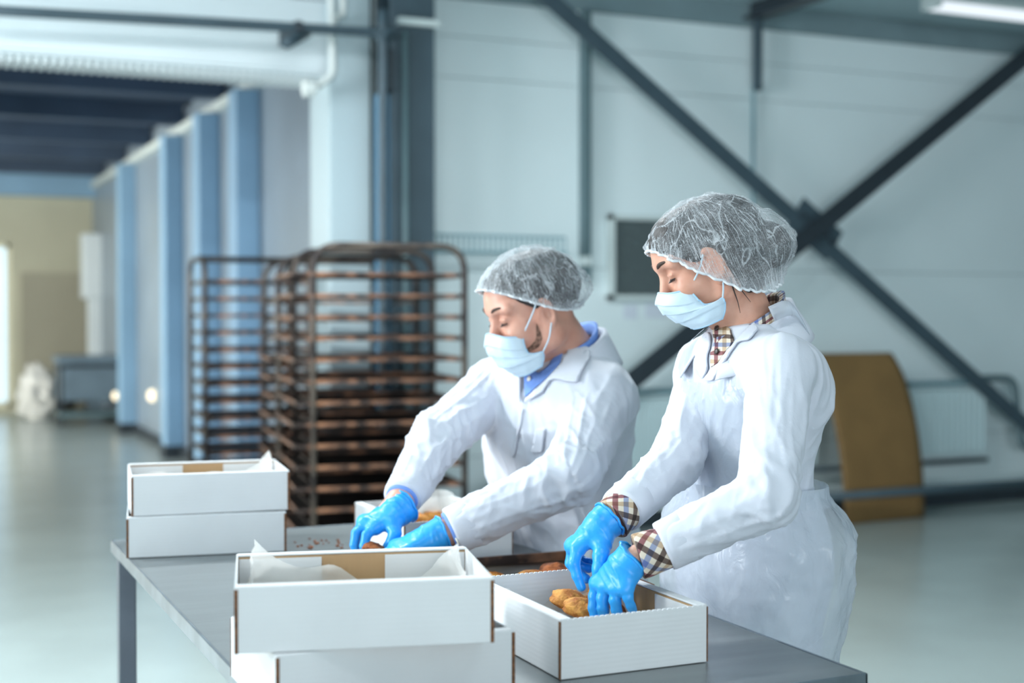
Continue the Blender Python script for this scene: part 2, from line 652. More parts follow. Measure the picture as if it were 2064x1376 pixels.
wall_with_windows('wall_passage_left', 'y', PL, WY + 0.3, PE, [(11.3, 17.7)], 0.8, 3.0, 3.4, M['wall_white'])
window('y', PL, 11.3, 17.7, 0.8, 3.0, M['cream_frame'])
struct('trim_2', (PX - 0.06, WY + 0.36, 3.12), (PX, PE, 3.2), M['frame_white'])
struct('trim_3', (PL, PE - 0.3, 3.0), (PX, PE, 3.4), M['passage_col'])
# passage pilasters
pil_labels = ['nearest pale blue pilaster along the passage wall, partly behind the left rack', 'second nearest pale blue pilaster along the passage wall',
              'third pale blue pilaster along the passage wall', 'farthest pale blue pilaster at the passage end']
for lab, y in zip(pil_labels, (10.35, 11.75, 13.35, 16.2)):
    o = empty('pilaster', (0, 0, 0), 0, lab, 'pilaster', 'pale blue pilasters in the passage')
    MB().box((PX - 0.18, y, 0.0), (PX - 0.001, y + 0.26, 3.12), 0.01).build('shaft', M['passage_col'], o)
    MB().box((PX - 0.20, y - 0.02, 0.0), (PX - 0.001, y + 0.26, 0.12), 0.006).build('base_plate', M['steel_dk'], o)
# far end of the passage with a tall window
wx0, wx1 = atY(-90, 650, PE)[0], atY(24, 650, PE)[0]
wall_far = wall_with_windows('wall_far', 'x', PE + 0.2, PL, 2.6, [(wx0, wx1)], 0.1, 2.35, 3.4, M['far_wall'])
window('x', PE + 0.2, wx0, wx1, 0.1, 2.35, M['cream_frame'])
struct('wall_far_dado', (wx1 + 0.12, PE - 0.03, 0.0), (PX, PE - 0.001, 1.95), mat('beige_dado', lin(168, 164, 146), 0.6, var=0.08, vscale=1))

# ------------------------------------------------------------------ things fixed to the back wall
def pipe(name, pts, r, m, label, cat='pipe', parent=None, n=10, sm=6, group=None):
    P = spline(pts, sm) if sm > 1 else np.asarray(pts, float)
    v, f, _ = tube_geo(P, r, n)
    o = mesh_obj(name, v, f, m, parent)
    if parent is None: tag(o, label, cat, group)
    return o


def rounded(pts, rad=0.08, n=6):
    """polyline with rounded corners"""
    P = [np.asarray(p, float) for p in pts]
    out = [P[0]]
    for i in range(1, len(P) - 1):
        a, b = nrm(P[i - 1] - P[i]), nrm(P[i + 1] - P[i])
        for t in np.linspace(0, 1, n):
            out.append((1 - t) ** 2 * (P[i] + a * rad) + 2 * t * (1 - t) * P[i] + t * t * (P[i] + b * rad))
    out.append(P[-1])
    return np.array(out)


# steel column at the passage corner
col = empty('steel_column', (0, 0, 0), 0, 'dark teal steel column beside the passage opening', 'column')
MB().box((2.63, 7.50, 0), (2.90, 7.53, CEIL), 0.004).build('flange', M['steel'], col)
MB().box((2.63, 7.76, 0), (2.90, 7.79, CEIL), 0.004).build('flange', M['steel'], col)
MB().box((2.755, 7.53, 0), (2.775, 7.76, CEIL)).build('web', M['steel_dk'], col)
MB().box((2.665, 7.46, 3.08), (2.92, 7.53, 3.12), 0.005).build('clamp_band', M['frame_white'], col)
jb = empty('junction_box', (0, 0, 0), 0, 'black junction box on the left of the dark column', 'box')
MB().box((2.555, 7.44, 2.68), (2.625, 7.52, 2.93), 0.01).build('housing', M['black'], jb)
MB().box((2.560, 7.432, 2.70), (2.620, 7.44, 2.91), 0.002).build('cover', M['steel_dk'], jb)
MB().box((2.585, 7.43, 2.80), (2.597, 7.435, 2.81)).build('screw', M['steel'], jb)
o = empty('door_track', (0, 0, 0), 0, 'blue vertical steel track between white pilaster and dark column', 'track')
MB().box((2.56, 7.56, 0), (2.625, 7.60, 2.68), 0.003).build('back', M['blue_strip'], o)
MB().box((2.56, 7.52, 0), (2.572, 7.56, 2.68)).build('lip', M['blue_strip'], o)
MB().box((2.613, 7.52, 0), (2.625, 7.56, 2.68)).build('lip', M['blue_strip'], o)
# pipes on the column and along the lintel
yb = 7.42
p0, p1 = atY(-60, 18, yb), atY(772, 66, yb)
pipe('conduit_pipe', rounded([p0, p1, (p1[0], yb, 0.05)], 0.09), 0.028, M['steel'], 'dark grey pipe running above the passage and bending down the column')
for i, px in enumerate((600,)):
    q = atY(px, 18 + (66 - 18) * (px + 60) / 832, yb)
    tag(MB().box((q[0] - 0.02, yb - 0.034, q[2] - 0.05), (q[0] + 0.02, 7.77, q[2] + 0.034), 0.004).build('pipe_bracket', M['steel_dk']),
        'bracket on the dark lintel pipe near the white pipe', 'bracket')
pipe('stub_pipe', [atY(618, 66, 7.5), atY(578, 88, 7.2)], 0.03, M['steel'], 'short dark pipe stub under the lintel pipe', sm=1)
pipe('conduit_pipe', [(2.70, 7.46, 0.0), (2.70, 7.46, 3.04)], 0.020, M['steel_green'], 'grey green pipe standing on the front of the dark column', sm=1)
yw = 7.62
pipe('water_pipe', rounded([atY(667, -30, yw), atY(671, 152, yw), atY(625, 182, yw)], 0.05), 0.024, M['pipe_white'], 'white pipe dropping beside the pilaster with an elbow to the left')
tag(MB().tube([atY(632, 178, yw), atY(612, 178, yw)], 0.05, 14).build('pipe_valve', M['pipe_white']), 'white valve at the lower end of the white pipe', 'valve')
pipe('water_pipe', rounded([atY(690, -30, yw), atY(692, 28, yw), (atY(680, 34, yw)[0], WY - 0.05, atY(680, 34, yw)[2])], 0.04), 0.02, M['pipe_white'], 'short white pipe end beside the top of the pilaster')

# conduit with joint
cdt = empty('wall_conduit', (0, 0, 0), 0, 'grey green vertical conduit on the pale wall left of the vent', 'conduit')
cxw = atY(1182, 300, 7.74)
zb = atY(1182, 566, 7.74)[2]
MB().box((cxw[0] - 0.026, 7.72, zb), (cxw[0] + 0.026, 7.795, 3.34), 0.006).build('channel', M['steel_green'], cdt)
zj = atY(1182, 526, 7.74)[2]
MB().box((cxw[0] - 0.03, 7.712, zj - 0.03), (cxw[0] + 0.03, 7.795, zj + 0.03), 0.006).build('joint_sleeve', M['frame_white'], cdt)
# hanging conduit on the right, under the beam
q0, q1 = atY(1527, 40, 7.66), atY(1537, 180, 7.66)
hc = empty('drop_conduit', (0, 0, 0), 0, 'short dark conduit dropping from the ceiling beam on the right', 'conduit')
MB().bar((q1[0], 7.72, 3.42), (q1[0], 7.72, q1[2]), 0.05, 0.05, (0, 1, 0), 0.006).build('channel', M['steel'], hc)
MB().tube([(q1[0], 7.765, q1[2] + 0.05), (q1[0], 7.765, 1.95)], 0.012, 8).build('cable', M['radiator_grille'], hc)
bmx = atY(1510, 30, WY)[0]
cb = empty('ceiling_beam', (0, 0, 0), 0, 'dark steel beam under the ceiling running towards the viewer', 'beam')
MB().box((bmx - 0.07, YF, 3.385), (bmx + 0.07, WY - 0.03, 3.40)).build('flange', M['steel_dk'], cb)
MB().box((bmx - 0.012, YF, 3.40), (bmx + 0.012, WY - 0.03, CEIL)).build('web', M['steel_dk'], cb)

# cross brace
yb = 7.60
def bp(x, y, Y=yb): return atY(x, y, Y)
br = empty('cross_brace', (0, 0, 0), 0, 'dark steel cross brace of two diagonal bars in front of the pale wall', 'brace')
c0 = bp(1640, 462)
def ext(a, b, s0, s1):
    a, b = np.asarray(a), np.asarray(b)
    return a + (b - a) * s0, a + (b - a) * s1
a, b = ext(bp(1110, 0), bp(2064, 852), -0.08, 1.12)
MB().bar(a, b, 0.022, 0.105, (0, 0, 1), 0.004).build('diagonal_bar', M['steel'], br)
a2, b2 = ext(bp(2064, 118, yb - 0.05), bp(1268, 772, yb - 0.05), -0.08, 1.52)
MB().bar(a2, b2, 0.022, 0.125, (0, 0, 1), 0.004).build('diagonal_bar', M['steel_dk'], br)
d1 = nrm(bp(2064, 852) - bp(1110, 0))
gp = MB()
gp.bar(c0 - d1 * 0.20 + np.array([0, -0.015, 0]), c0 + d1 * 0.20 + np.array([0, -0.015, 0]), 0.012, 0.24, (0, 0, 1), 0.004)
gp.build('gusset_plate', M['steel'], br)
for s in (-0.15, -0.07, 0.07, 0.15):
    q = c0 + d1 * s
    MB().tube([(q[0], yb - 0.085, q[2]), (q[0], yb - 0.015, q[2])], 0.018, 6).build('bolt', M['steel_dk'], br)

# vent panel on the wall, papers
v0, v1 = atY(1222, 433, WY), atY(1352, 604, WY)
vt = empty('wall_vent', (0, 0, 0), 0, 'square dark grey vent with a pale frame behind the woman', 'vent')
fr = MB()
for lo, hi in (((v0[0], v1[2]), (v0[0] + 0.04, v0[2])), ((v1[0] - 0.04, v1[2]), (v1[0], v0[2])), ((v0[0], v1[2]), (v1[0], v1[2] + 0.03)), ((v0[0], v0[2] - 0.03), (v1[0], v0[2]))):
    fr.box((lo[0], WY - 0.05, lo[1]), (hi[0], WY - 0.001, hi[1]))
fr.build('frame', M['frame_white'], vt)
MB().box((v0[0] + 0.03, WY - 0.02, v1[2] + 0.02), (v1[0] - 0.03, WY - 0.002, v0[2] - 0.02)).build('mesh_panel', M['vent'], vt)
for i in range(16):
    z = v1[2] + 0.045 + i * (v0[2] - v1[2] - 0.09) / 15
    MB().box((v0[0] + 0.04, WY - 0.036, z - 0.004), (v1[0] - 0.04, WY - 0.02, z + 0.004)).build('slat', M['vent'], vt)
for i, (xa, ya, xb, yb_, lb) in enumerate(((1257, 614, 1284, 642, 'small pale blue paper on the wall below the vent, the left one'), (1300, 612, 1342, 640, 'wider pale blue paper on the wall below the vent, the right one'))):
    a, b = atY(xa, ya, WY), atY(xb, yb_, WY)
    tag(MB().box((a[0], WY - 0.004, b[2]), (b[0], WY - 0.001, a[2])).build('paper_sheet', M['paper']), lb, 'paper', 'papers below the wall vent')
# pale wire shelf behind the man
g0, g1 = atY(862, 474, 7.7), atY(1125, 512, 7.7)
ws = empty('wire_shelf', (0, 0, 0), 0, 'pale wire shelf on the back wall above the man', 'shelf')
for z in (g0[2], g1[2]):
    MB().tube([(g0[0], 7.6, z), (g1[0], 7.6, z)], 0.008, 6).build('rail', M['radiator_grille'], ws)
for i in range(26):
    x = g0[0] + (g1[0] - g0[0]) * i / 25
    MB().tube([(x, 7.6, g1[2]), (x, 7.6, g0[2])], 0.005, 6).build('wire', M['radiator_grille'], ws)
for x in (g0[0], g1[0]):
    MB().box((x - 0.01, 7.59, g1[2] - 0.01), (x + 0.01, WY, g1[2] + 0.01)).build('bracket', M['radiator_grille'], ws)

# radiators
def radiator(x0, x1, label):
    zt, zb_ = 0.92, 0.38
    r = empty('radiator', (x0, 7.7, 0), 0, label, 'radiator', 'white panel radiators')
    L = x1 - x0
    MB().box((0, -0.04, zb_), (L, 0.04, zt - 0.06), 0.008).build('body', M['radiator'], r)
    MB().box((0, -0.045, zt - 0.05), (L, 0.045, zt - 0.035)).build('grille_base', M['radiator'], r)
    n = int(L / 0.05)
    fm = None
    for i in range(n):
        if fm is None:
            fm = MB().box((-0.016, -0.052, zb_ + 0.03), (0.016, -0.038, zt - 0.08), 0.006).build('rib', M['radiator'], r)
            gm = MB().box((-0.006, -0.045, zt - 0.035), (0.006, 0.045, zt), 0.0).build('grille_bar', M['radiator_grille'], r)
            fm.location.x = gm.location.x = (i + 0.5) * L / n
        else:
            for s in (fm, gm):
                c = s.copy(); COL.objects.link(c); c.parent = r; c.location.x = (i + 0.5) * L / n
    MB().box((0, -0.045, zt - 0.004), (L, -0.04, zt)).build('grille_edge', M['radiator_grille'], r)
    for x in (0.12, L - 0.12):
        MB().box((x - 0.02, 0.04, zb_ + 0.05), (x + 0.02, 0.1, zt - 0.1)).build('wall_bracket', M['steel'], r)
    return r


radiator(atY(1255, 800, 7.65)[0], atY(1650, 800, 7.65)[0], 'white radiator on the back wall between the man and the woman')
rx1 = atY(1990, 800, 7.65)[0]
radiator(atY(1770, 800, 7.65)[0], rx1, 'white radiator at the right, half behind the cardboard sheet')
pipe('radiator_tube', rounded([(rx1, 7.7, 0.93), (rx1 + 0.27, 7.66, 0.93), (rx1 + 0.30, 7.62, 0.42), (rx1 + 0.8, 7.62, 0.36)], 0.10), 0.026, M['steel_green'], 'grey green pipe looping from the right radiator down the wall')
pipe('radiator_tube', [(atY(1560, 800, 7.7)[0], 7.7, 0.33), (rx1 + 0.05, 7.7, 0.33)], 0.018, M['steel'], 'thin dark tube running just below the radiators', sm=1)  # thin dark line under the radiators, built as a tube
# low rail pipe in front of the cardboard sheet
l0, l1 = atY(1600, 1008, 7.22), atY(2090, 963, 7.22)
lp = empty('rail_pipe', (0, 0, 0), 0, 'long dark pipe low along the wall, passing before the cardboard sheet', 'pipe')
MB().tube([(l0[0], 7.22, 0.215), (l1[0] + 0.6, 7.22, 0.215)], 0.03, 12).build('tube', M['steel'], lp, True)
for x in (atY(1652, 1000, 7.22)[0], l1[0] + 0.3):
    MB().box((x - 0.025, 7.19, 0), (x + 0.025, 7.25, 0.19), 0.004).build('foot', M['steel_dk'], lp)
    MB().box((x - 0.06, 7.15, 0), (x + 0.06, 7.30, 0.012)).build('foot_plate', M['steel_dk'], lp)
    MB().tube([(x - 0.02, 7.22, 0.215), (x + 0.02, 7.22, 0.215)], 0.042, 12).build('clamp', M['steel_dk'], lp)

# leaning curved cardboard sheet
nu, nv = 14, 30
xb0, xb1 = atz(1690, 1055, 0)[0], atz(1866, 1043, 0)[0]
V = []
for i in range(nv):
    t = i / (nv - 1)
    z = 1.13 * math.sin(t * 1.25) / math.sin(1.25)
    y = 7.36 + 0.26 * (1 - math.cos(t * 1.25)) / (1 - math.cos(1.25))
    sh = -0.10 * t ** 1.6
    for j in range(nu):
        u = j / (nu - 1)
        V.append((xb0 + (xb1 - xb0) * u + sh, y - 0.0 + 0.05 * (u - 0.5) * (1 - t), z + 0.003))
cs = empty('cardboard_sheet', (0, 0, 0), 0, 'large curved brown cardboard sheet leaning by the right radiator', 'cardboard')
o = mesh_obj('sheet', V, grid_faces(nu, nv), M['kraft'], cs)
solidify(o, 0.006, 0)
ht = np.array(V[(nv - 1) * nu + 7])
MB().box(ht + np.array([-0.05, -0.012, -0.03]), ht + np.array([0.05, -0.001, -0.008]), 0.004).build('hand_slot', M['brown'], cs)

# ceiling lamps: some seen, others added out of view for light
def lamp(x, y, z, L, ang, label, power, em=M['lamp'], light=True):
    r = empty('ceiling_lamp', (x, y, z), ang, label, 'lamp', 'strip lamps')
    MB().box((-L / 2, -0.09, -0.02), (L / 2, 0.09, 0.03), 0.006).build('housing', M['frame_white'], r)
    MB().box((-L / 2 + 0.02, -0.075, -0.06), (L / 2 - 0.02, 0.075, -0.021), 0.01).build('diffuser', em, r)
    for sx in (-L / 2, L / 2):
        MB().box((sx - 0.012, -0.09, -0.062), (sx + 0.012, 0.09, 0.03), 0.004).build('end_cap', M['frame_white'], r)
    if light:
        d = bpy.data.lights.new('added_lamp_light', 'AREA')
        d.shape = 'RECTANGLE'; d.size, d.size_y = L, 0.15
        d.energy = power; d.color = (0.93, 0.98, 1.0)
        o = bpy.data.objects.new('added_lamp_light', d)
        o.location = (0, 0, -0.07)
        COL.objects.link(o); o.parent = r
    return r


q = atz(2030, 8, CEIL)
lamp(q[0], q[1], CEIL - 0.03, 1.3, 0, 'bright strip lamp on the ceiling at the top right', 0, M['lamp'], False)
for i, (x, y) in enumerate(((-1.2, 1.2), (1.4, 1.2), (-1.2, 4.6), (1.6, 4.6))):  # added unseen lamps that top up the room light
    lamp(x, y, CEIL - 0.03, 1.3, 0, ['added unseen strip lamp on the ceiling, left of the camera', 'added unseen strip lamp on the ceiling over the packing table', 'added unseen strip lamp on the ceiling before the passage', 'added unseen strip lamp on the ceiling before the tray racks'][i], (42, 12, 200, 110)[i])
q = atz(12, 205, 3.16)
lamp(q[0] - 0.3, q[1], 3.165, 0.9, math.pi / 2, 'grey unlit lamp hanging from the dark passage ceiling', 0, M['frame_white'], False)

# ------------------------------------------------------------------ far end of the passage
# shrink-wrapped bundle
def blob(name, c, r, m, label, cat, seed, amp=0.18, parent=None, fr=2.6):
    bm = bmesh.new()
    bmesh.ops.create_icosphere(bm, subdivisions=4, radius=1.0)
    P = np.array([v.co[:] for v in bm.verts])
    F = [[v.index for v in f.verts] for f in bm.faces]
    bm.free()
    n = pnoise(P * fr + seed) * amp + np.abs(pnoise(P * fr * 2.3 + seed + 9)) * amp * 0.5
    P = P * (1 + n)[:, None] * np.asarray(r)
    P[:, 2] = np.maximum(P[:, 2], -r[2] * 0.78)
    o = mesh_obj(name, P, F, m, parent, True, None, np.asarray(c) + np.array([0, 0, r[2] * 0.78]) * (parent is None))
    if parent is None: tag(o, label, cat)
    return o


q = atz(85, 843, 0)
blob('wrapped_bundle', (q[0] - 0.06, q[1], 0), (0.23, 0.23, 0.36), M['film'], 'shining white plastic wrapped bundle on the floor at the passage end', 'bundle', 3.0, 0.42)
q = atz(125, 838, 0)
blob('sack', (q[0] + 0.06, q[1] + 0.1, 0), (0.13, 0.13, 0.24), M['brown'], 'dull brown sack behind the white bundle', 'sack', 8.0)
q = atz(186, 853, 0)
mc = empty('machine_cart', (q[0], q[1], 0), 0, 'blue grey machine on a low cart at the passage end', 'machine')
MB().box((-0.40, -0.3, 0.30), (0.40, 0.3, 0.72), 0.03).build('housing', M['machine_blue'], mc)
MB().box((-0.44, -0.34, 0.76), (0.42, 0.34, 0.86), 0.02).build('top', M['machine_blue'], mc)
MB().box((-0.36, -0.28, 0.72), (0.36, 0.28, 0.76)).build('dark_gap_fill', M['black'], mc)  # black block stands in for the shade between housing and top
MB().box((-0.42, -0.32, 0.10), (0.46, 0.32, 0.16), 0.01).build('shelf', M['steel_green'], mc)
for sx in (-0.4, 0.4):
    for sy in (-0.28, 0.28):
        MB().box((sx - 0.02, sy - 0.02, 0.0), (sx + 0.02, sy + 0.02, 0.76)).build('leg', M['steel_dk'], mc)
q = atY(192, 600, 19.4)
du = empty('white_duct', (q[0], 19.3, 0), 0, 'white stepped duct standing against the far passage wall', 'duct')
z0, z1, z2 = [atY(192, y, 19.4)[2] for y in (722, 602, 472)]
MB().box((-0.11, -0.12, z0), (0.10, 0.12, z1), 0.02).build('lower_duct', M['lintel'], du)
MB().box((-0.19, -0.18, z1), (0.15, 0.18, z2), 0.03).build('hood', M['lintel'], du)
MB().box((-0.22, -0.2, z0 - 0.05), (0.18, 0.2, z0), 0.02).build('base', M['lintel'], du)
MB().box((-0.14, -0.14, 0.0), (0.14, 0.14, z0 - 0.05), 0.02).build('plinth', M['machine_blue'], du)
for i, (px, lb) in enumerate(((228, 'round warm glowing dome beside the farthest pilaster'), (302, 'round warm glowing dome between the second and third farthest pilasters'))):
    q = atX(px, 797, PX - 0.07)
    l = empty('glow_dome', (PX, q[1], q[2]), 0, lb, 'lamp', 'warm glowing domes in the passage')
    MB().tube([(-0.03, 0, 0), (0.0, 0, 0)], 0.075, 16).build('base', M['frame_white'], l)
    bm = bmesh.new(); bmesh.ops.create_uvsphere(bm, u_segments=14, v_segments=8, radius=0.062)
    P = np.array([v.co[:] for v in bm.verts]) * np.array([0.7, 1, 1]) + np.array([-0.05, 0, 0]); F = [[v.index for v in f.verts] for f in bm.faces]; bm.free()
    mesh_obj('dome', P, F, M['dome'], l)  # emissive dome: the bright disc's glow is put into its material
# ------------------------------------------------------------------ packing table, boxes, trays, racks
ZT = 0.88
M['table'] = mat('brushed_steel_top', lin(134, 140, 142), 0.34, metal=0.6, var=0.08, vscale=5, bump=0.05, bscale=60, stretch=(1, 6, 1))
M['table_edge'] = mat('worn_steel_edge', lin(150, 160, 168), 0.28, metal=0.85, var=0.25, vscale=9)
M['leg'] = mat('grey_steel_leg', lin(92, 100, 110), 0.35, metal=0.6, var=0.15, vscale=8)
TX0, TX1, TY0, TY1 = 0.466, 1.338, 1.648, 3.358
tb = empty('packing_table', (TX0, TY0, 0), 0, 'long steel packing table under the white boxes', 'table')
W, D = TX1 - TX0, TY1 - TY0
MB().box((0.004, 0.004, ZT - 0.03), (W - 0.004, D - 0.004, ZT), 0.003).build('top', M['table'], tb)
for nm, lo, hi in (('edge_strip', (0, 0, ZT - 0.027), (0.006, D, ZT + 0.001)), ('edge_strip', (W - 0.006, 0, ZT - 0.027), (W, D, ZT + 0.001)),
                   ('edge_strip', (0, 0, ZT - 0.027), (W, 0.006, ZT + 0.001)), ('edge_strip', (0, D - 0.006, ZT - 0.027), (W, D, ZT + 0.001))):
    MB().box(lo, hi, 0.002).build(nm, M['table_edge'], tb)
for x in (0.012, W - 0.052):
    for y in (0.012, D - 0.052):
        l = MB().box((x, y, 0.03), (x + 0.04, y + 0.04, ZT - 0.03), 0.003).build('leg', M['leg'], tb)
        MB().box((x + 0.005, y + 0.005, 0.0), (x + 0.035, y + 0.035, 0.035), 0.004).build('foot', M['black'], l)
for a, b in (((0.03, 0.05, 0.18), (0.03, D - 0.05, 0.18)), ((W - 0.03, 0.05, 0.18), (W - 0.03, D - 0.05, 0.18)), ((0.05, D / 2, 0.18), (W - 0.05, D / 2, 0.18))):
    MB().bar(a, b, 0.03, 0.03).build('stretcher', M['leg'], tb)

# ---- cardboard boxes
def board_mat(name, col, dirv, strength=0.25, var=0.03):
    m = mat(name, col, 0.55, var=var, vscale=12)
    nt = m.node_tree
    tc = nt.nodes.new('ShaderNodeTexCoord')
    w = nt.nodes.new('ShaderNodeTexWave')
    w.wave_type = 'BANDS'; w.bands_direction = dirv
    w.inputs['Scale'].default_value = 42
    w.inputs['Distortion'].default_value = 0.6
    bp = nt.nodes.new('ShaderNodeBump')
    bp.inputs['Strength'].default_value = strength
    bp.inputs['Distance'].default_value = 0.0012
    nt.links.new(tc.outputs['Object'], w.inputs['Vector'])
    nt.links.new(w.outputs['Fac'], bp.inputs['Height'])
    nt.links.new(bp.outputs['Normal'], nt.nodes['Principled BSDF'].inputs['Normal'])
    return m


M['board'] = board_mat('white_corrugated_board', lin(214, 216, 218), 'Z', 0.05)
M['board_in'] = board_mat('brown_corrugated_board', lin(176, 142, 102), 'X', 0.12, 0.1)
M['board_cut'] = mat('brown_cut_edge', lin(122, 82, 52), 0.8, var=0.45, vscale=220, stretch=(1, 1, 1))
BL, BW, BH = 0.350, 0.257, 0.090


def toothed(x0, x1, y0, y1, z0, z1, along='y', per=0.009, dep=0.0013):
    """thin wall whose top is a row of small perforation teeth"""
    mb = MB()
    n = int(round((x1 - x0 if along == 'x' else y1 - y0) / per))
    pts = []
    L = (x1 - x0 if along == 'x' else y1 - y0)
    for i in range(n):
        u = i * L / n
        pts += [(u, z1), (u + 0.62 * L / n, z1), (u + 0.70 * L / n, z1 - dep), (u + 0.92 * L / n, z1 - dep)]
    pts.append((L, z1))
    top = [(u, z) for u, z in pts]
    V = []
    for side in (0, 1):
        for u, z in top:
            V.append((x0 + u, (y0, y1)[side], z) if along == 'x' else ((x0, x1)[side], y0 + u, z))
        for u, z in top:
            V.append((x0 + u, (y0, y1)[side], z0) if along == 'x' else ((x0, x1)[side], y0 + u, z0))
    m = len(top)
    F = []
    for i in range(m - 1):
        F += [(i, i + 1, m + i + 1, m + i), (2 * m + i + 1, 2 * m + i, 3 * m + i, 3 * m + i + 1), (i + 1, i, 2 * m + i, 2 * m + i + 1), (m + i, m + i + 1, 3 * m + i + 1, 3 * m + i)]
    F += [(0, m, 3 * m, 2 * m), (m - 1, 3 * m - 1, 4 * m - 1, 2 * m - 1)]
    return mb.add(V, F)


def make_box():
    r = empty('cardboard_box')
    t, rim = 0.003, 0.019
    hl, hw = BL / 2, BW / 2
    MB().box((-hl + t, -hw + t, 0), (hl - t, hw - t, t)).build('bottom', M['board_in'], r)
    for s in (-1, 1):
        w = MB()
        w.box((-hl + 0.001, s * hw, 0.0), (hl - 0.001, s * (hw - t), BH - 0.001), 0.0012)
        lw = w.build('long_wall', M['board'], r)
        MB().box((-hl + 0.002, s * (hw - 0.0008), BH - t), (hl - 0.002, s * (hw - rim), BH), 0.0012).build('rim', M['board'], lw)
        MB().box((-hl + t, s * (hw - rim), t), (hl - t, s * (hw - rim + t), BH - t - 0.0005)).build('inner_lining', M['board_in'], lw)
        for e in (-1, 1):
            MB().box((e * (hl - t - 0.001), s * (hw - rim - 0.002), t), (e * 0.048, s * (hw - rim - 0.0002), BH - 0.006), 0.0008).build('corner_tab', M['board'], lw)
            MB().box((e * (hl + 0.0006), s * (hw + 0.0006), 0.0), (e * (hl - 0.0045), s * (hw - 0.0012), BH - 0.004)).build('cut_edge', M['board_cut'], lw)
    for e in (-1, 1):
        toothed(min(e * hl, e * (hl - t)), max(e * hl, e * (hl - t)), -hw + 0.0022, hw - 0.0022, 0.0, BH - 0.0006).build('short_wall', M['board'], r)
    return r


box0 = make_box()
XA = 1.0235
places = [  # x, y, z, angle of the long axis, label
    (0.893 + BW / 2 + 0.003, 1.818 + BL / 2 - 0.012, ZT + 0.0015, math.pi / 2, 'open white box of cookies the woman is packing'),
    (0.6085, 1.880, ZT + BH + 0.0025, math.radians(-13.5), 'open white box on top of the nearest stack'),
    (0.632, 1.903, ZT + 0.0015, math.radians(0.6), 'lower white box of the nearest stack'),
    (0.665, 3.205, ZT + BH + 0.0025, math.radians(-7.0), 'open white box on top of the far left stack'),
    (0.6575, 3.189, ZT + 0.0015, math.radians(-9.5), 'lower white box of the far left stack'),
    (1.1285, 2.772 + BL / 2, ZT + 0.0015, math.pi / 2, 'white box behind the gloved hands of the man')]
boxes = []
for i, (x, y, z, a, lab) in enumerate(places):
    b = box0 if i == 0 else copy_tree(box0)
    b.location = (x, y, z)
    b.rotation_euler = (0, 0, a)
    tag(b, lab, 'box', 'white cookie boxes on the table')
    boxes.append(b)

# ---- paper liners
def paper_mat(name, col, alpha):
    m = bpy.data.materials.new(name)
    m.use_nodes = True
    nt = m.node_tree
    b = nt.nodes['Principled BSDF']
    b.inputs['Base Color'].default_value = col
    b.inputs['Roughness'].default_value = 0.35
    tl = nt.nodes.new('ShaderNodeBsdfTranslucent'); tl.inputs['Color'].default_value = col
    tr = nt.nodes.new('ShaderNodeBsdfTransparent')
    m1 = nt.nodes.new('ShaderNodeMixShader'); m1.inputs['Fac'].default_value = 0.35
    m2 = nt.nodes.new('ShaderNodeMixShader'); m2.inputs['Fac'].default_value = alpha
    nt.links.new(b.outputs[0], m1.inputs[1]); nt.links.new(tl.outputs[0], m1.inputs[2])
    nt.links.new(m1.outputs[0], m2.inputs[1]); nt.links.new(tr.outputs[0], m2.inputs[2])
    nt.links.new(m2.outputs[0], nt.nodes['Material Output'].inputs['Surface'])
    return m


M['liner'] = paper_mat('wax_paper', lin(238, 238, 236), 0.30)


def liner(box, label, rise, seed, deep=0.012):
    """crumpled paper lining the inside of a box; rise: {corner angle deg: extra height}"""
    n, mrows = 96, 14
    V = []
    hl, hw = BL / 2 - 0.012, BW / 2 - 0.030
    for i in range(mrows):
        t = i / (mrows - 1)
        for j in range(n):
            a = 2 * math.pi * j / n
            ca, sa = math.cos(a), math.sin(a)
            q = (abs(ca) ** 7 + abs(sa) ** 7) ** (-1 / 7)
            top = 0.052 + 0.016 * math.sin(3 * a + seed) + 0.010 * math.sin(7 * a + 2 * seed)
            for ad, (h, wd) in rise.items():
                dd = (math.degrees(a) - ad + 180) % 360 - 180
                top += h * math.exp(-(abs(dd) / wd) ** 1.5)
            if t < 0.35:
                s = 0.25 + 0.75 * t / 0.35
                z = deep
            else:
                s = 1.0 - 0.03 * (t - 0.35)
                z = deep + (top - deep) * (t - 0.35) / 0.65
            ov = max(0.0, z - 0.078) * 0.9
            V.append(((hl * s + 0 * ov) * ca * q * (1), (hw * s) * sa * q, z))
    V = np.array(V)
    N = pnoise(V * 38 + seed * 3.1)
    R = ridged(V * 24 + seed)
    rad = V[:, :2] / (np.linalg.norm(V[:, :2], axis=1, keepdims=True) + 1e-9)
    am = np.clip((V[:, 2] - deep) / 0.05, 0, 1)
    V[:, :2] -= rad * (np.abs(N) * 0.012 + np.clip(R, 0, 1) * 0.006)[:, None] * am[:, None]
    V[:, 2] += N * 0.004
    lo = mesh_obj('paper_liner', V, grid_faces(n, mrows, True), M['liner'])
    lo.location = box.location
    lo.rotation_euler = box.rotation_euler
    tag(lo, label, 'paper', 'wax paper liners in the boxes')
    return lo


liner(boxes[1], 'crumpled wax paper in the top box of the nearest stack', {140: (0.044, 9), 128: (0.02, 14), 31: (0.050, 11), 44: (0.02, 10), 100: (0.01, 15)}, 1.0)
liner(boxes[3], 'wax paper with a raised corner in the far left stack', {44: (0.060, 20), 33: (0.030, 9), 150: (0.025, 14)}, 2.2)
liner(boxes[5], 'wax paper bulging out of the box behind the hands of the man', {-35: (0.045, 16), -70: (0.04, 20), -100: (0.03, 20), -8: (0.035, 12)}, 4.0)
liner(boxes[0], 'wax paper in the box the woman is packing', {-60: (0.02, 10), 60: (0.015, 10)}, 5.0)

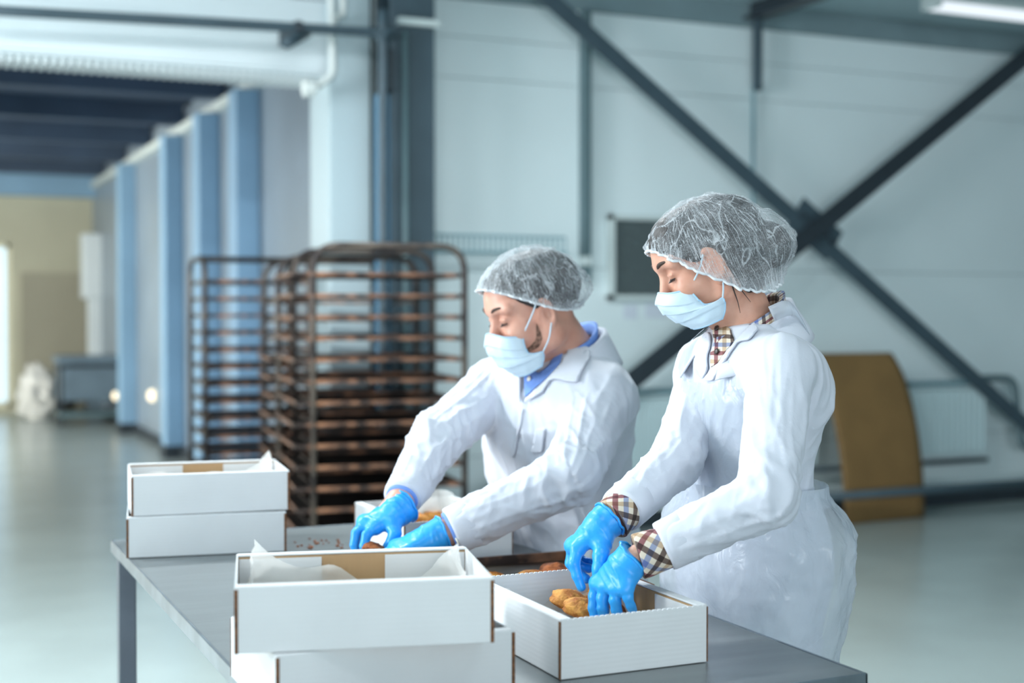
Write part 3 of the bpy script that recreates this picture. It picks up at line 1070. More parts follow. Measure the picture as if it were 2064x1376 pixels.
# ---- cookies
M['cookie'] = mat('golden_cookie', lin(226, 158, 74), 0.75, col2=lin(178, 104, 40), vscale=60, bump=0.9, bscale=120, lo=0.38, hi=0.6)
M['cookie_dk'] = mat('russet_cookie', lin(176, 98, 46), 0.75, col2=lin(118, 58, 22), vscale=60, bump=0.9, bscale=120, lo=0.38, hi=0.6)


def cookie_mesh(seed, mt):
    bm = bmesh.new()
    bmesh.ops.create_icosphere(bm, subdivisions=4, radius=1.0)
    P = np.array([v.co[:] for v in bm.verts])
    F = [[v.index for v in f.verts] for f in bm.faces]
    bm.free()
    cr = np.clip(ridged(P * 2.3 + seed) - 0.72, 0, 1) * 0.9
    n = pnoise(P * 1.7 + seed) * 0.12 + pnoise(P * 5 + seed) * 0.06
    up = np.clip(P[:, 2], 0, 1)
    P = P * (1 + n - cr * 0.35 * up)[:, None] * np.array([0.034, 0.034, 0.021])
    P[:, 2] = np.where(P[:, 2] < 0, P[:, 2] * 0.5, P[:, 2])
    o = mesh_obj('cookie', P, F, mt)
    return o


rc = random.Random(4)
ck = [cookie_mesh(s * 7.3, M['cookie'] if s % 2 == 0 else M['cookie_dk']) for s in range(4)]
used = set()


def cookie(loc, k, tilt, label, group, sc=1.0):
    o = ck[k] if k not in used else ck[k].copy()
    if k in used: COL.objects.link(o)
    used.add(k)
    o.location = tuple(float(c) for c in loc)
    o.rotation_euler = (tilt[0], tilt[1], rc.uniform(0, 6))
    o.scale = (sc, sc, sc)
    tag(o, label, 'cookie', group)
    return o


for px, py, z, k, tl, lab in ((1148, 1214, ZT + 0.046, 0, (0.25, -0.15), 'upper golden cookie of the heap left of the near glove'), (1174, 1231, ZT + 0.042, 2, (0.2, 0.1), 'lower golden cookie of the heap touching the near glove'),
                         (1208, 1204, ZT + 0.040, 0, (0.2, 0.5), 'golden cookie right behind the near glove of the woman'), (1116, 1212, ZT + 0.030, 2, (-0.2, 0.3), 'leftmost golden cookie in the box of the woman, half behind the rim'),
                         (1262, 1228, ZT + 0.038, 1, (0.4, 0.2), 'darker cookie under the fingertips of the woman')):
    cookie(atz(px, py, z), k, tl, lab, 'cookies in the box of the woman', 1.04)
for px, py, z, k, lab in ((832, 1058, ZT + 0.055, 0, 'left cookie in the box behind the hands of the man'), (865, 1050, ZT + 0.045, 2, 'right cookie in the box behind the hands of the man')):
    cookie(atz(px, py, z) + np.array([0.03, 0.06, 0]), k, (0.2, 0.1), lab, 'cookies in the far box', 0.9)

# ---- baking trays
M['tray'] = mat('burnt_tray_steel', lin(104, 96, 84), 0.42, metal=0.55, col2=lin(58, 46, 36), vscale=7, bump=0.15, bscale=40, lo=0.4, hi=0.65)
M['tray_rim'] = mat('rusty_tray_rim', lin(158, 112, 84), 0.5, metal=0.35, col2=lin(52, 40, 36), vscale=9, bump=0.2, bscale=60, lo=0.44, hi=0.66)
M['tray_dark'] = mat('blackened_tray', lin(40, 36, 34), 0.55, metal=0.3, col2=lin(22, 20, 20), vscale=6)
M['rack'] = mat('tarnished_rack_tube', lin(98, 88, 80), 0.42, metal=0.55, col2=lin(50, 44, 44), vscale=7, bump=0.15, bscale=50, lo=0.4, hi=0.62)


def make_tray(L, Wd, h, base, rimm):
    r = empty('baking_tray')
    MB().box((-L / 2 + 0.006, -Wd / 2 + 0.006, 0), (L / 2 - 0.006, Wd / 2 - 0.006, 0.0025)).build('pan', base, r)
    for lo, hi in (((-L / 2, -Wd / 2), (L / 2, -Wd / 2 + 0.007)), ((-L / 2, Wd / 2 - 0.007), (L / 2, Wd / 2)), ((-L / 2, -Wd / 2 + 0.007), (-L / 2 + 0.007, Wd / 2 - 0.007)), ((L / 2 - 0.007, -Wd / 2 + 0.007), (L / 2, Wd / 2 - 0.007))):
        MB().box((lo[0], lo[1], 0), (hi[0], hi[1], h), 0.0025).build('rim', rimm, r)
    return r


bt = make_tray(0.54, 0.40, 0.022, M['tray'], M['tray_rim'])
bt.location = (1.066, 2.478, ZT + 0.001)
bt.rotation_euler = (0, 0, math.radians(-1.5))
tag(bt, 'dark baking tray with a few cookies on the packing table', 'tray')
for px, py, k, s, lab in ((1116, 1146, 3, 1.0, 'large russet cookie on the tray beside the far glove of the woman'), (1142, 1153, 1, 0.8, 'small russet cookie at the right end of the tray'), (1072, 1159, 2, 0.9, 'golden cookie at the middle of the tray'), (992, 1163, 0, 0.9, 'golden cookie on the tray by the top box of the nearest stack')):
    cookie(atz(px, py, ZT + 0.02) + np.array([0, 0, -0.008]), k, (0.0, 0.0), lab, 'cookies on the tray', s)

# ---- crumbs and sprinkles
sp = MB()
rs = random.Random(2)
for i in range(26):
    p = atz(rs.uniform(592, 690), rs.uniform(1084, 1106), ZT)
    s = rs.uniform(0.0015, 0.003)
    sp.box((p[0] - s, p[1] - s, ZT + 0.001), (p[0] + s, p[1] + s, ZT + 0.001 + s), 0)
tag(sp.build('crumbs', M['cookie_dk']), 'tiny cookie crumbs on the steel table top', 'crumbs', None, 'stuff')

# ---- tray racks
def make_rack(name, loc, rz, label, Wr, Dr, Hh, n_lv, z0, dz, along):
    """inverted-U tube frames front and back; pairs of tray rails on both sides"""
    r = empty(name, loc, rz, label, 'rack', 'tray racks')
    rt = 0.016
    if along == 'x':
        frames = [[(-Wr / 2, y, 0.09), (-Wr / 2, y, Hh), (Wr / 2, y, Hh), (Wr / 2, y, 0.09)] for y in (-Dr / 2, Dr / 2)]
    else:
        frames = [[(x, -Dr / 2, 0.09), (x, -Dr / 2, Hh), (x, Dr / 2, Hh), (x, Dr / 2, 0.09)] for x in (-Wr / 2, Wr / 2)]
    for f in frames:
        MB().tube(rounded(f, 0.13, 8), rt, 10).build('arched_frame', M['rack'], r, True)
    for i in range(n_lv):
        z = z0 + i * dz
        for s in (-1, 1):
            MB().box((s * (Wr / 2 - 0.014), -Dr / 2, z - 0.012), (s * (Wr / 2 - 0.05), Dr / 2, z - 0.009)).build('rail', M['rack'], r)
            MB().box((s * (Wr / 2 - 0.014), -Dr / 2, z - 0.012), (s * (Wr / 2 - 0.017), Dr / 2, z + 0.012)).build('rail', M['rack'], r)
        MB().bar((-Wr / 2, Dr / 2, z), (Wr / 2, Dr / 2, z), 0.008, 0.02).build('stop_bar', M['tray_rim'], r)
    for y in (-Dr / 2, Dr / 2):
        if along == 'y': MB().tube([(-Wr / 2, y * 0.55, Hh), (Wr / 2, y * 0.55, Hh)], rt * 0.8, 10).build('top_tube', M['rack'], r, True)
    for z in (0.13,):
        for y in (-Dr / 2, Dr / 2):
            MB().bar((-Wr / 2, y, z), (Wr / 2, y, z), 0.025, 0.025).build('cross_tube', M['rack'], r)
        for x in (-Wr / 2, Wr / 2):
            MB().bar((x, -Dr / 2, z), (x, Dr / 2, z), 0.025, 0.025).build('cross_tube', M['rack'], r)
    for x in (-Wr / 2, Wr / 2):
        for y in (-Dr / 2, Dr / 2):
            c = MB().tube([(x - 0.015, y, 0.05), (x + 0.015, y, 0.05)], 0.05, 14).build('castor', M['black'], r)
            MB().box((x - 0.022, y - 0.02, 0.05), (x + 0.022, y + 0.02, 0.10)).build('fork', M['rack'], c)
    return r


# rack A, front right: its front frame spans px 630..940 at the height of 1.74 m
ra = math.radians(-7.7)
HA = 1.74
fl, frr = atz(631, 500, HA), atz(940, 500, HA)
dA = 6.45
fl, frr = atd(631, 560, dA), atd(940, 560, dA)
wA = 0.74
ca, sa_ = math.cos(ra), math.sin(ra)
ex, ey = np.array([ca, sa_, 0]), np.array([-sa_, ca, 0])
flp = np.array([fl[0], fl[1], 0])
DA = 0.68
cA = flp + ex * wA / 2 + ey * DA / 2
dzA = 0.102
rackA = make_rack('tray_rack', cA, ra, 'tall rack of blackened baking trays right behind the man', wA, DA, HA, 15, 0.172, dzA, 'x')
HB = 1.74
dB = 8.0
fb = atd(413, 560, dB)
rb = math.radians(-4)
exb, eyb = np.array([math.cos(rb), math.sin(rb), 0]), np.array([-math.sin(rb), math.cos(rb), 0])
cB = np.array([fb[0], fb[1], 0]) + exb * 0.31 + eyb * 0.33
rackC = make_rack('tray_rack', cA + ey * 0.75 - ex * 0.07, ra, 'tall rack of dark trays hidden behind the right tray rack', wA, DA, HA - 0.03, 14, 0.150, dzA, 'x')
rackB = make_rack('tray_rack', cB, rb, 'tall rack of baking trays at the left, partly behind the other rack', 0.62, 0.66, HB, 15, 0.172, dzA, 'y')
tr0 = make_tray(0.80, 0.70, 0.019, M['tray_dark'], M['tray_rim'])
ordn = ['lowest', 'second lowest', 'third lowest', 'fourth lowest', 'fifth lowest', 'sixth lowest', 'seventh lowest', 'eighth lowest', 'ninth lowest', 'tenth lowest', 'eleventh lowest', 'twelfth lowest', 'third topmost', 'second topmost', 'topmost']
first = True
for rk, base, lv, off, a in ((rackA, cA, range(0, 15), -0.06, ra), (rackC, cA + ey * 0.75 - ex * 0.07, range(2, 11), 0.0, ra), (rackB, cB, range(0, 15), 0.02, rb)):
    for i in lv:
        t = tr0 if first else copy_tree(tr0)
        first = False
        e = np.array([math.cos(a), math.sin(a), 0])
        p = base + e * (off + rs.uniform(-0.012, 0.012))
        t.location = (p[0], p[1], (0.150 if rk is rackC else 0.172) + i * dzA - 0.0085)
        t.rotation_euler = (0, 0, a + rs.uniform(-0.008, 0.008))
        if rk is rackB: t.scale = (0.74, 0.94, 1)
        tag(t, '%s baking tray in the %s rack' % (ordn[i], 'right tray' if rk is rackA else 'hidden back' if rk is rackC else 'left tray'), 'tray', 'baking trays in the racks')
# ------------------------------------------------------------------ people
M['coat'] = mat('white_coat_cotton', lin(203, 207, 218), 0.75, var=0.03, vscale=9, bump=0.08, bscale=260, sheen=0.15)
M['skin_w'] = mat('skin', lin(214, 164, 142), 0.45, col2=lin(198, 142, 120), vscale=22, sss=0.18, bump=0.06, bscale=350, lo=0.3, hi=0.7)
M['skin_m'] = mat('skin_ruddy', lin(212, 162, 142), 0.45, col2=lin(198, 140, 120), vscale=20, sss=0.18, bump=0.06, bscale=350, lo=0.3, hi=0.7)
M['hair'] = mat('dark_hair', lin(44, 38, 38), 0.5, var=0.5, vscale=60, bump=0.5, bscale=120, stretch=(1, 1, 0.2))
M['brow'] = mat('dark_brow_hair', lin(62, 44, 36), 0.7)
M['glove'] = mat('blue_nitrile', lin(44, 160, 238), 0.36, var=0.10, vscale=14, bump=0.22, bscale=70, spec=0.45)
M['mask'] = mat('pale_blue_mask_fabric', lin(196, 215, 228), 0.7, bump=0.1, bscale=300)
M['mask_band'] = mat('mask_seam', lin(160, 196, 222), 0.7)
M['shirt_blue'] = mat('blue_shirt_cotton', lin(112, 150, 222), 0.75, var=0.12, vscale=30, bump=0.08, bscale=250)
M['trouser'] = mat('dark_trouser', lin(52, 58, 72), 0.8, var=0.15)
M['shoe'] = mat('white_clog', lin(214, 216, 216), 0.5)
M['button'] = mat('pearl_button', lin(222, 218, 206), 0.3)
M['button_dk'] = mat('dark_button', lin(52, 40, 36), 0.35)


def plaid_mat():
    m = bpy.data.materials.new('plaid_shirt_cotton')
    m.use_nodes = True
    nt = m.node_tree
    b = nt.nodes['Principled BSDF']
    b.inputs['Roughness'].default_value = 0.8
    uv = nt.nodes.new('ShaderNodeUVMap'); uv.uv_map = 'UVMap'
    sep = nt.nodes.new('ShaderNodeSeparateXYZ')
    nt.links.new(uv.outputs['UV'], sep.inputs[0])
    cols = [lin(226, 219, 208), lin(88, 74, 70), lin(226, 219, 208), lin(134, 148, 190), lin(226, 219, 208), lin(126, 74, 82), lin(226, 219, 208), lin(188, 164, 138)]
    def band(sock):
        f = nt.nodes.new('ShaderNodeMath'); f.operation = 'FRACT'
        nt.links.new(sock, f.inputs[0])
        r = nt.nodes.new('ShaderNodeValToRGB')
        r.color_ramp.interpolation = 'CONSTANT'
        while len(r.color_ramp.elements) < 8: r.color_ramp.elements.new(0.5)
        for i, c in enumerate(cols):
            r.color_ramp.elements[i].position = i / 8
            r.color_ramp.elements[i].color = c
        nt.links.new(f.outputs[0], r.inputs['Fac'])
        return r.outputs['Color']
    mx = nt.nodes.new('ShaderNodeMix'); mx.data_type = 'RGBA'; mx.blend_type = 'MULTIPLY'
    mx.inputs[0].default_value = 1.0
    nt.links.new(band(sep.outputs['X']), mx.inputs[6])
    nt.links.new(band(sep.outputs['Y']), mx.inputs[7])
    g = nt.nodes.new('ShaderNodeGamma'); g.inputs['Gamma'].default_value = 0.8
    nt.links.new(mx.outputs[2], g.inputs['Color'])
    nt.links.new(g.outputs[0], b.inputs['Base Color'])
    return m


M['plaid'] = plaid_mat()


def cap_mat():
    """gauzy non-woven fabric: fibres and creases are denser, the rest lets light through"""
    m = bpy.data.materials.new('gauzy_cap_fabric')
    m.use_nodes = True
    nt = m.node_tree
    nt.nodes.remove(nt.nodes['Principled BSDF'])
    df = nt.nodes.new('ShaderNodeBsdfDiffuse'); df.inputs['Color'].default_value = (0.72, 0.76, 0.80, 1)
    tl = nt.nodes.new('ShaderNodeBsdfTranslucent'); tl.inputs['Color'].default_value = (0.72, 0.76, 0.80, 1)
    tr = nt.nodes.new('ShaderNodeBsdfTransparent')
    m1 = nt.nodes.new('ShaderNodeMixShader'); m1.inputs['Fac'].default_value = 0.35
    m2 = nt.nodes.new('ShaderNodeMixShader')
    tc = nt.nodes.new('ShaderNodeTexCoord')
    N = nt.nodes.new; K = nt.links.new
    uv = N('ShaderNodeUVMap'); uv.uv_map = 'UVMap'
    def noise(vec, sc, det=2.0, dist=0.0):
        n = N('ShaderNodeTexNoise'); n.inputs['Scale'].default_value = sc; n.inputs['Detail'].default_value = det; n.inputs['Distortion'].default_value = dist
        K(vec, n.inputs['Vector']); return n.outputs['Fac']
    def mapr(v, a, b, c, d):
        r = N('ShaderNodeMapRange'); K(v, r.inputs['Value'])
        for k_, x in zip(('From Min', 'From Max', 'To Min', 'To Max'), (a, b, c, d)): r.inputs[k_].default_value = x
        return r.outputs[0]
    def op(o_, a, b=None, clamp=False):
        m_ = N('ShaderNodeMath'); m_.operation = o_; m_.use_clamp = clamp
        for i_, x in enumerate((a, b)):
            if x is None: continue
            if isinstance(x, (int, float)): m_.inputs[i_].default_value = x
            else: K(x, m_.inputs[i_])
        return m_.outputs[0]
    def sc(vec, v):
        m_ = N('ShaderNodeMapping'); m_.inputs['Scale'].default_value = v; K(vec, m_.inputs['Vector']); return m_.outputs[0]
    ob = tc.outputs['Object']
    fib = noise(sc(ob, (1, 0.45, 1)), 420, 2, 1.5)                      # fibres
    fib2 = noise(sc(ob, (0.4, 1, 0.5)), 330, 2, 1.5)
    fibres = op('MAXIMUM', mapr(fib, 0.50, 0.72, 0.0, 0.40), mapr(fib2, 0.52, 0.74, 0.0, 0.36))
    cloud = mapr(noise(ob, 16, 3, 0.6), 0.35, 0.7, -0.08, 0.16)
    # gathers run from the elastic up to the crown
    gl = op('ABSOLUTE', op('SUBTRACT', noise(sc(uv.outputs['UV'], (52, 2.6, 1)), 1.0, 1, 0.15), 0.5))
    lines = mapr(gl, 0.0, 0.030, 0.62, 0.0)
    gl2 = op('ABSOLUTE', op('SUBTRACT', noise(sc(ob, (1, 1, 0.6)), 17, 1, 0.2), 0.5))
    lines2 = mapr(gl2, 0.0, 0.014, 0.55, 0.0)
    sepu = N('ShaderNodeSeparateXYZ'); K(uv.outputs['UV'], sepu.inputs[0])
    edge = mapr(sepu.outputs['Y'], 0.0, 0.10, 0.30, 0.0)
    tot = op('ADD', op('ADD', op('ADD', fibres, cloud), op('MAXIMUM', lines, lines2)), op('ADD', edge, 0.13), True)
    tot = op('MINIMUM', tot, 0.93)
    K(tot, m2.inputs['Fac'])
    nt.links.new(df.outputs[0], m1.inputs[1]); nt.links.new(tl.outputs[0], m1.inputs[2])
    nt.links.new(tr.outputs[0], m2.inputs[1]); nt.links.new(m1.outputs[0], m2.inputs[2])
    nt.links.new(m2.outputs[0], nt.nodes['Material Output'].inputs['Surface'])
    return m


M['cap'] = cap_mat()
M['cap_band'] = mat('cap_elastic', lin(214, 218, 222), 0.8)


def film_mat():
    m = bpy.data.materials.new('clear_white_apron_film')
    m.use_nodes = True
    nt = m.node_tree
    b = nt.nodes['Principled BSDF']
    b.inputs['Base Color'].default_value = lin(220, 226, 234)
    b.inputs['Roughness'].default_value = 0.18
    tl = nt.nodes.new('ShaderNodeBsdfTranslucent'); tl.inputs['Color'].default_value = lin(222, 228, 236)
    tr = nt.nodes.new('ShaderNodeBsdfTransparent')
    tr.inputs['Color'].default_value = (0.96, 0.98, 1, 1)
    m1 = nt.nodes.new('ShaderNodeMixShader'); m1.inputs['Fac'].default_value = 0.4
    m2 = nt.nodes.new('ShaderNodeMixShader'); m2.inputs['Fac'].default_value = 0.38
    tc = nt.nodes.new('ShaderNodeTexCoord')
    mp = nt.nodes.new('ShaderNodeMapping'); mp.inputs['Scale'].default_value = (1, 1, 0.6)
    n = nt.nodes.new('ShaderNodeTexNoise'); n.inputs['Scale'].default_value = 26; n.inputs['Detail'].default_value = 3; n.inputs['Distortion'].default_value = 1.2
    bp = nt.nodes.new('ShaderNodeBump'); bp.inputs['Strength'].default_value = 0.8; bp.inputs['Distance'].default_value = 0.008
    nt.links.new(tc.outputs['Object'], mp.inputs[0]); nt.links.new(mp.outputs[0], n.inputs['Vector'])
    nt.links.new(n.outputs['Fac'], bp.inputs['Height']); nt.links.new(bp.outputs[0], b.inputs['Normal'])
    nt.links.new(b.outputs[0], m1.inputs[1]); nt.links.new(tl.outputs[0], m1.inputs[2])
    nt.links.new(m1.outputs[0], m2.inputs[1]); nt.links.new(tr.outputs[0], m2.inputs[2])
    nt.links.new(m2.outputs[0], nt.nodes['Material Output'].inputs['Surface'])
    return m


M['apron'] = film_mat()
UP = np.array([0, 0, 1.0])


def frame_from(fw_h, pitch_deg, roll_deg=0.0):
    """head axes: forward, left, up from a level heading and a downward pitch"""
    f = nrm([fw_h[0], fw_h[1], 0])
    l = np.cross(UP, f)
    p = math.radians(pitch_deg)
    F = f * math.cos(p) - UP * math.sin(p)
    U_ = f * math.sin(p) + UP * math.cos(p)
    if roll_deg:
        r = math.radians(roll_deg)
        l, U_ = l * math.cos(r) + U_ * math.sin(r), U_ * math.cos(r) - l * math.sin(r)
    return F, l, U_


class Person:
    def __init__(s, P):
        s.P = P
        s.o = np.asarray(P['head'], float)
        s.f, s.l, s.u = frame_from(P['head_fw'], P['pitch'], P.get('roll', 0))
        s.s = P['hs']
        s.M = np.stack([s.f, s.l, s.u], 1)
        s.fw = nrm(list(P['fw']) + [0])
        s.lat = np.cross(UP, s.fw)
        s.root = np.asarray(P['feet'], float)

    def h(s, x, y, z):
        return s.o + s.s * (x * s.f + y * s.l + z * s.u)

    # ------------------------------------------------ body (one continuous mesh)
    def body(s):
        P = s.P
        pts = [s.h(0, 0, 0)] + [a for arm in P['arms'] for a in arm] + [s.root]
        lo = np.min(pts, axis=0) - 0.17
        hi = np.max(pts, axis=0) + 0.17
        lo[2] = 0.02; hi[2] = s.o[2] + 0.2
        fine = [(s.o[i] - 0.15, s.o[i] + 0.15) for i in range(3)]
        fine[2] = (s.o[2] - 0.19, s.o[2] + 0.18)
        G = Field(*[axis_fine(lo[i], hi[i], 0.009, fine[i], 0.0026) for i in range(3)])
        h, k = s.h, s.s
        man = P['man']
        E = lambda c, r, kk=0.02, sub=False: G.ell(h(*c), np.array(r) * k, s.M, kk, sub)
        C = lambda a, b, ra, rb, kk=0.012, sub=False: G.cone(h(*a), h(*b), ra * k, rb * k, kk, sub)
        E((-0.008, 0, 0.048 if man else 0.044), (0.096, 0.074, 0.084 if man else 0.077))
        E((0.034, 0, 0.052), (0.064, 0.062, 0.062))
        E((0.040, 0, -0.022 if man else -0.014), (0.052, 0.056, 0.072 if man else 0.066), 0.025)
        jw = 0.054 if man else 0.049
        for y in (-1, 1):
            C((0.002, y * jw, -0.048), (0.066, y * 0.018, -0.088 + (0 if man else 0.016)), 0.020 if man else 0.017, 0.018, 0.018)
            C((0.004, y * (jw + 0.006), 0.0), (0.002, y * jw, -0.05), 0.022, 0.02, 0.02)
            E((0.066, y * 0.038, -0.014), (0.026, 0.022, 0.022), 0.02)        # cheek
            C((0.090, y * 0.012, 0.042), (0.076, y * 0.050, 0.042), 0.0095, 0.010, 0.014)   # brow ridge
            E((0.098, y * 0.031, 0.020), (0.018, 0.018, 0.014), 0.012, True)  # socket
            E((0.076, y * 0.0315, 0.019), (0.0145, 0.0150, 0.0140), 0.004)     # closed lid over the eyeball
            C((0.0895, y * 0.021, 0.0215), (0.0865, y * 0.045, 0.0215), 0.0022, 0.002, 0.005)
        cz = 0.0 if man else 0.016
        E((0.078, 0, -0.088 + cz), (0.020, 0.022, 0.018), 0.02)
        C((0.088, 0, 0.028), (0.110, 0, -0.016), 0.0085, 0.0105, 0.010)
        E((0.113, 0, -0.020), (0.0115, 0.011, 0.0105), 0.008)
        for y in (-1, 1):
            E((0.102, y * 0.012, -0.024), (0.010, 0.008, 0.008), 0.006)
        C((0.092, -0.016, -0.055), (0.092, 0.016, -0.055), 0.008, 0.008, 0.01)
        for y in (-1, 1):                                                      # ears
            ex = P.get('ear_x', 0.0)
            T = [(ex + 0.006 + 0.0185 * math.cos(a) * (1 if math.cos(a) < 0 else 0.5), y * (0.070 + 0.011 * (1 - math.cos(a)) / 2), 0.006 + 0.030 * math.sin(a)) for a in np.linspace(-1.9, -5.1, 11)]
            for a, b in zip(T[:-1], T[1:]): C(a, b, 0.0048, 0.0048, 0.004)
            E((ex - 0.001, y * 0.072, 0.003), (0.017, 0.006, 0.027), 0.006)
            E((ex + 0.003, y * 0.074, -0.024), (0.009, 0.005, 0.011), 0.006)
            E((ex + 0.001, y * 0.084, 0.004), (0.009, 0.008, 0.014), 0.004, True)
        nb = np.asarray(P['neck'])
        nr = 0.060 if man else 0.050
        G.cone(h(-0.022, 0, -0.035), nb, nr * 0.98 * k, nr * 1.08, 0.03)
        G.cone(h(0.015, 0, -0.055), nb + s.fw * 0.015, 0.03 * k, 0.045, 0.03)
        # trunk and limbs under the clothes
        secs = [list(atd(x, y, d)) + [max(0.03, a - 0.035), max(0.03, b - 0.035)] for x, y, d, a, b in P['secs']]
        G.stack(secs, s.fw, 0.03)
        for arm, rr in zip(P['arms'], P['arm_r']):
            G.cone(nb - UP * 0.03, arm[0], 0.05, rr[0] - 0.018, 0.03)
            G.cone(arm[0], arm[1], rr[0] - 0.018, rr[1] - 0.017, 0.02)
            G.cone(arm[1], arm[2], rr[1] - 0.018, P['wrist_r'], 0.02)
            G.cone(arm[2], arm[2] + nrm(arm[3] - arm[2]) * 0.05, P['wrist_r'], P['wrist_r'] * 0.92, 0.012)
        hip = np.array(secs[-2][:3])
        for y in (-1, 1):
            a = hip + s.lat * y * 0.09
            kn = np.array([s.root[0], s.root[1], 0.48]) + s.lat * y * 0.095 + s.fw * 0.02
            an = np.array([s.root[0], s.root[1], 0.09]) + s.lat * y * 0.10 - s.fw * 0.02
            G.cone(a, kn, 0.075, 0.05, 0.03)
            G.cone(kn, an, 0.048, 0.034, 0.02)
            G.cone(an - UP * 0.03, an - UP * 0.03 + s.fw * 0.15, 0.034, 0.025, 0.02)
        V, Q = G.mesh()
        V = relax(V, Q, 1, 0.3)
        o = mesh_obj('person', V, Q, M['skin_m' if man else 'skin_w'], None, True, None, s.root, s.root)
        tag(o, P['label'], 'person')
        s.body_o = o
        s.body_bvh = BVHTree.FromPolygons(V.tolist(), Q.tolist())
        # legs of trousers and shoes
        T = Field(np.arange(s.root[0] - 0.32, s.root[0] + 0.3, 0.011), np.arange(s.root[1] - 0.32, s.root[1] + 0.32, 0.011), np.arange(0.03, 0.98, 0.011))
        for y in (-1, 1):
            a = hip + s.lat * y * 0.08
            a[2] = 0.68
            kn = np.array([s.root[0], s.root[1], 0.48]) + s.lat * y * 0.095 + s.fw * 0.02
            an = np.array([s.root[0], s.root[1], 0.09]) + s.lat * y * 0.10 - s.fw * 0.02
            T.cone(a, kn, 0.082, 0.075, 0.03)
            T.cone(kn, an, 0.075, 0.066, 0.02, cut=(an, (0, 0, -1)))
        V, Q = T.mesh()
        s.part('trousers', V, Q, M['trouser'])
        for y in (-1, 1):
            an = np.array([s.root[0], s.root[1], 0.055]) + s.lat * y * 0.10 - s.fw * 0.02
            T = Field(*[np.arange(an[i] - (0.26 if i < 2 else 0.065), an[i] + (0.26 if i < 2 else 0.09), 0.008) for i in range(3)])
            T.cone(an, an + s.fw * 0.17 - UP * 0.01, 0.05, 0.042, 0.02, cut=(np.array([0, 0, 0.004]), (0, 0, -1)))
            T.cone(an - s.fw * 0.02, an + s.fw * 0.03 + UP * 0.03, 0.045, 0.045, 0.02, cut=(np.array([0, 0, 0.004]), (0, 0, -1)))
            V, Q = T.mesh()
            s.part('shoe', V, Q, M['shoe'])

    def part(s, name, V, F, m, parent=None, smooth=True, uv=None, label=None):
        o = mesh_obj(name, V, F, m, parent or s.body_o, smooth, uv, None, s.root)
        if label: o['label'] = label
        return o

    # ------------------------------------------------ coat
    def coat(s):
        P = s.P
        secs = [list(atd(x, y, d)) + [a, b] for x, y, d, a, b in P['secs']]
        s.secs = np.array(sorted(secs, key=lambda r: r[2]))
        A = np.concatenate([np.array(arm[:3]) for arm in P['arms']] + [s.secs[:, :3]])
        lo, hi = A.min(0) - 0.27, A.max(0) + 0.27
        lo[2] = s.secs[0, 2] - 0.03; hi[2] = s.secs[-1, 2] + 0.10
        G = Field(*[np.arange(lo[i], hi[i], 0.0043) for i in range(3)])
        G.stack(secs, s.fw, 0.03)
        nb = np.asarray(P['neck'])
        for arm, rr in zip(P['arms'], P['arm_r']):
            sh, el, wr = arm[:3]
            G.cone(nb - UP * 0.055, sh - UP * 0.0, 0.062, rr[0], 0.045)
        G2 = G
        for arm, rr in zip(P['arms'], P['arm_r']):
            sh, el, wr = arm[:3]
            G2.cone(sh, el, rr[0], rr[1], 0.022)
            dr = nrm(wr - el)
            G2.cone(el, wr + dr * 0.03, rr[1] * 0.99, rr[2], 0.018, cut=(wr, dr))
        for e in P.get('extra', []): G2.cone(*e)
        V, Q = G.mesh()
        V = relax(V, Q, 1, 0.4)
        N = vnormals(V, Q)
        # folds
        best = np.full(len(V), 9.0)
        disp = np.zeros(len(V))
        dtor = np.zeros(len(V))
        seed = P['seed']
        rel = V - np.array([*s.root[:2], 0])
        lx, fx = rel @ s.lat, rel @ s.fw
        za = V[:, 2]
        q = np.stack([lx * 13 + za * 2.5, fx * 13, za * 3.2], 1) + seed
        tors = np.clip(ridged(q) - 0.1, 0, 1) ** 1.4 * 0.010 + np.clip(ridged(q * 2.1 + 4) - 0.3, 0, 1) * 0.004 - 0.004
        q = np.stack([lx * 5 - za * 7, fx * 6, za * 9 + lx * 5], 1) + seed + 5
        tors += np.clip(ridged(q) - 0.45, 0, 1) * P['fold'] * 0.55
        wsum = np.zeros(len(V))
        for ai, (arm, rr) in enumerate(zip(P['arms'], P['arm_r'])):
            sh, el, wr = [np.asarray(a) for a in arm[:3]]
            L1, L2 = np.linalg.norm(el - sh), np.linalg.norm(wr - el)
            for (a, b, ra, rb_, s0) in ((sh, el, rr[0], rr[1], 0.0), (el, wr, rr[1], rr[2], L1)):
                ab = b - a
                L = np.linalg.norm(ab)
                t = np.clip(((V - a) @ ab) / (L * L), 0, 1)
                off = V - a - t[:, None] * ab
                dist = np.linalg.norm(off, axis=1)
                w = np.clip(1.6 - dist / (ra + (rb_ - ra) * t) * 0.9, 0, 1)
                w = w * w * (3 - 2 * w) if ai >= 0 else w
                sx = s0 + t * L
                d = ab / L
                n1 = nrm(np.cross(d, [0.3, 0.2, 1])); n2 = np.cross(d, n1)
                o1, o2 = off @ n1, off @ n2
                an = np.arctan2(o2, o1)
                ca_, sa2 = np.cos(an), np.sin(an)
                qq = np.stack([sx * 19 + ca_ * 1.1, ca_ * 0.9, sa2 * 0.9], 1) + seed * 2 + ai * 11
                r = np.clip(ridged(qq) - 0.15, 0, 1) ** 1.3 * 1.2
                qq = np.stack([sx * 36 - sa2 * 1.6, ca_ * 1.4, sa2 * 1.4], 1) + seed * 3 + ai * 7
                r += np.clip(ridged(qq) - 0.35, 0, 1) * 0.5
                q3 = np.stack([sx * 6 + ca_ * 2.2, ca_ * 1.6, sa2 * 1.6 + sx * 4], 1) + seed + ai * 5
                r2 = np.clip(ridged(q3) - 0.1, 0, 1) ** 1.5
                elb = np.exp(-((sx - L1) / 0.085) ** 2)
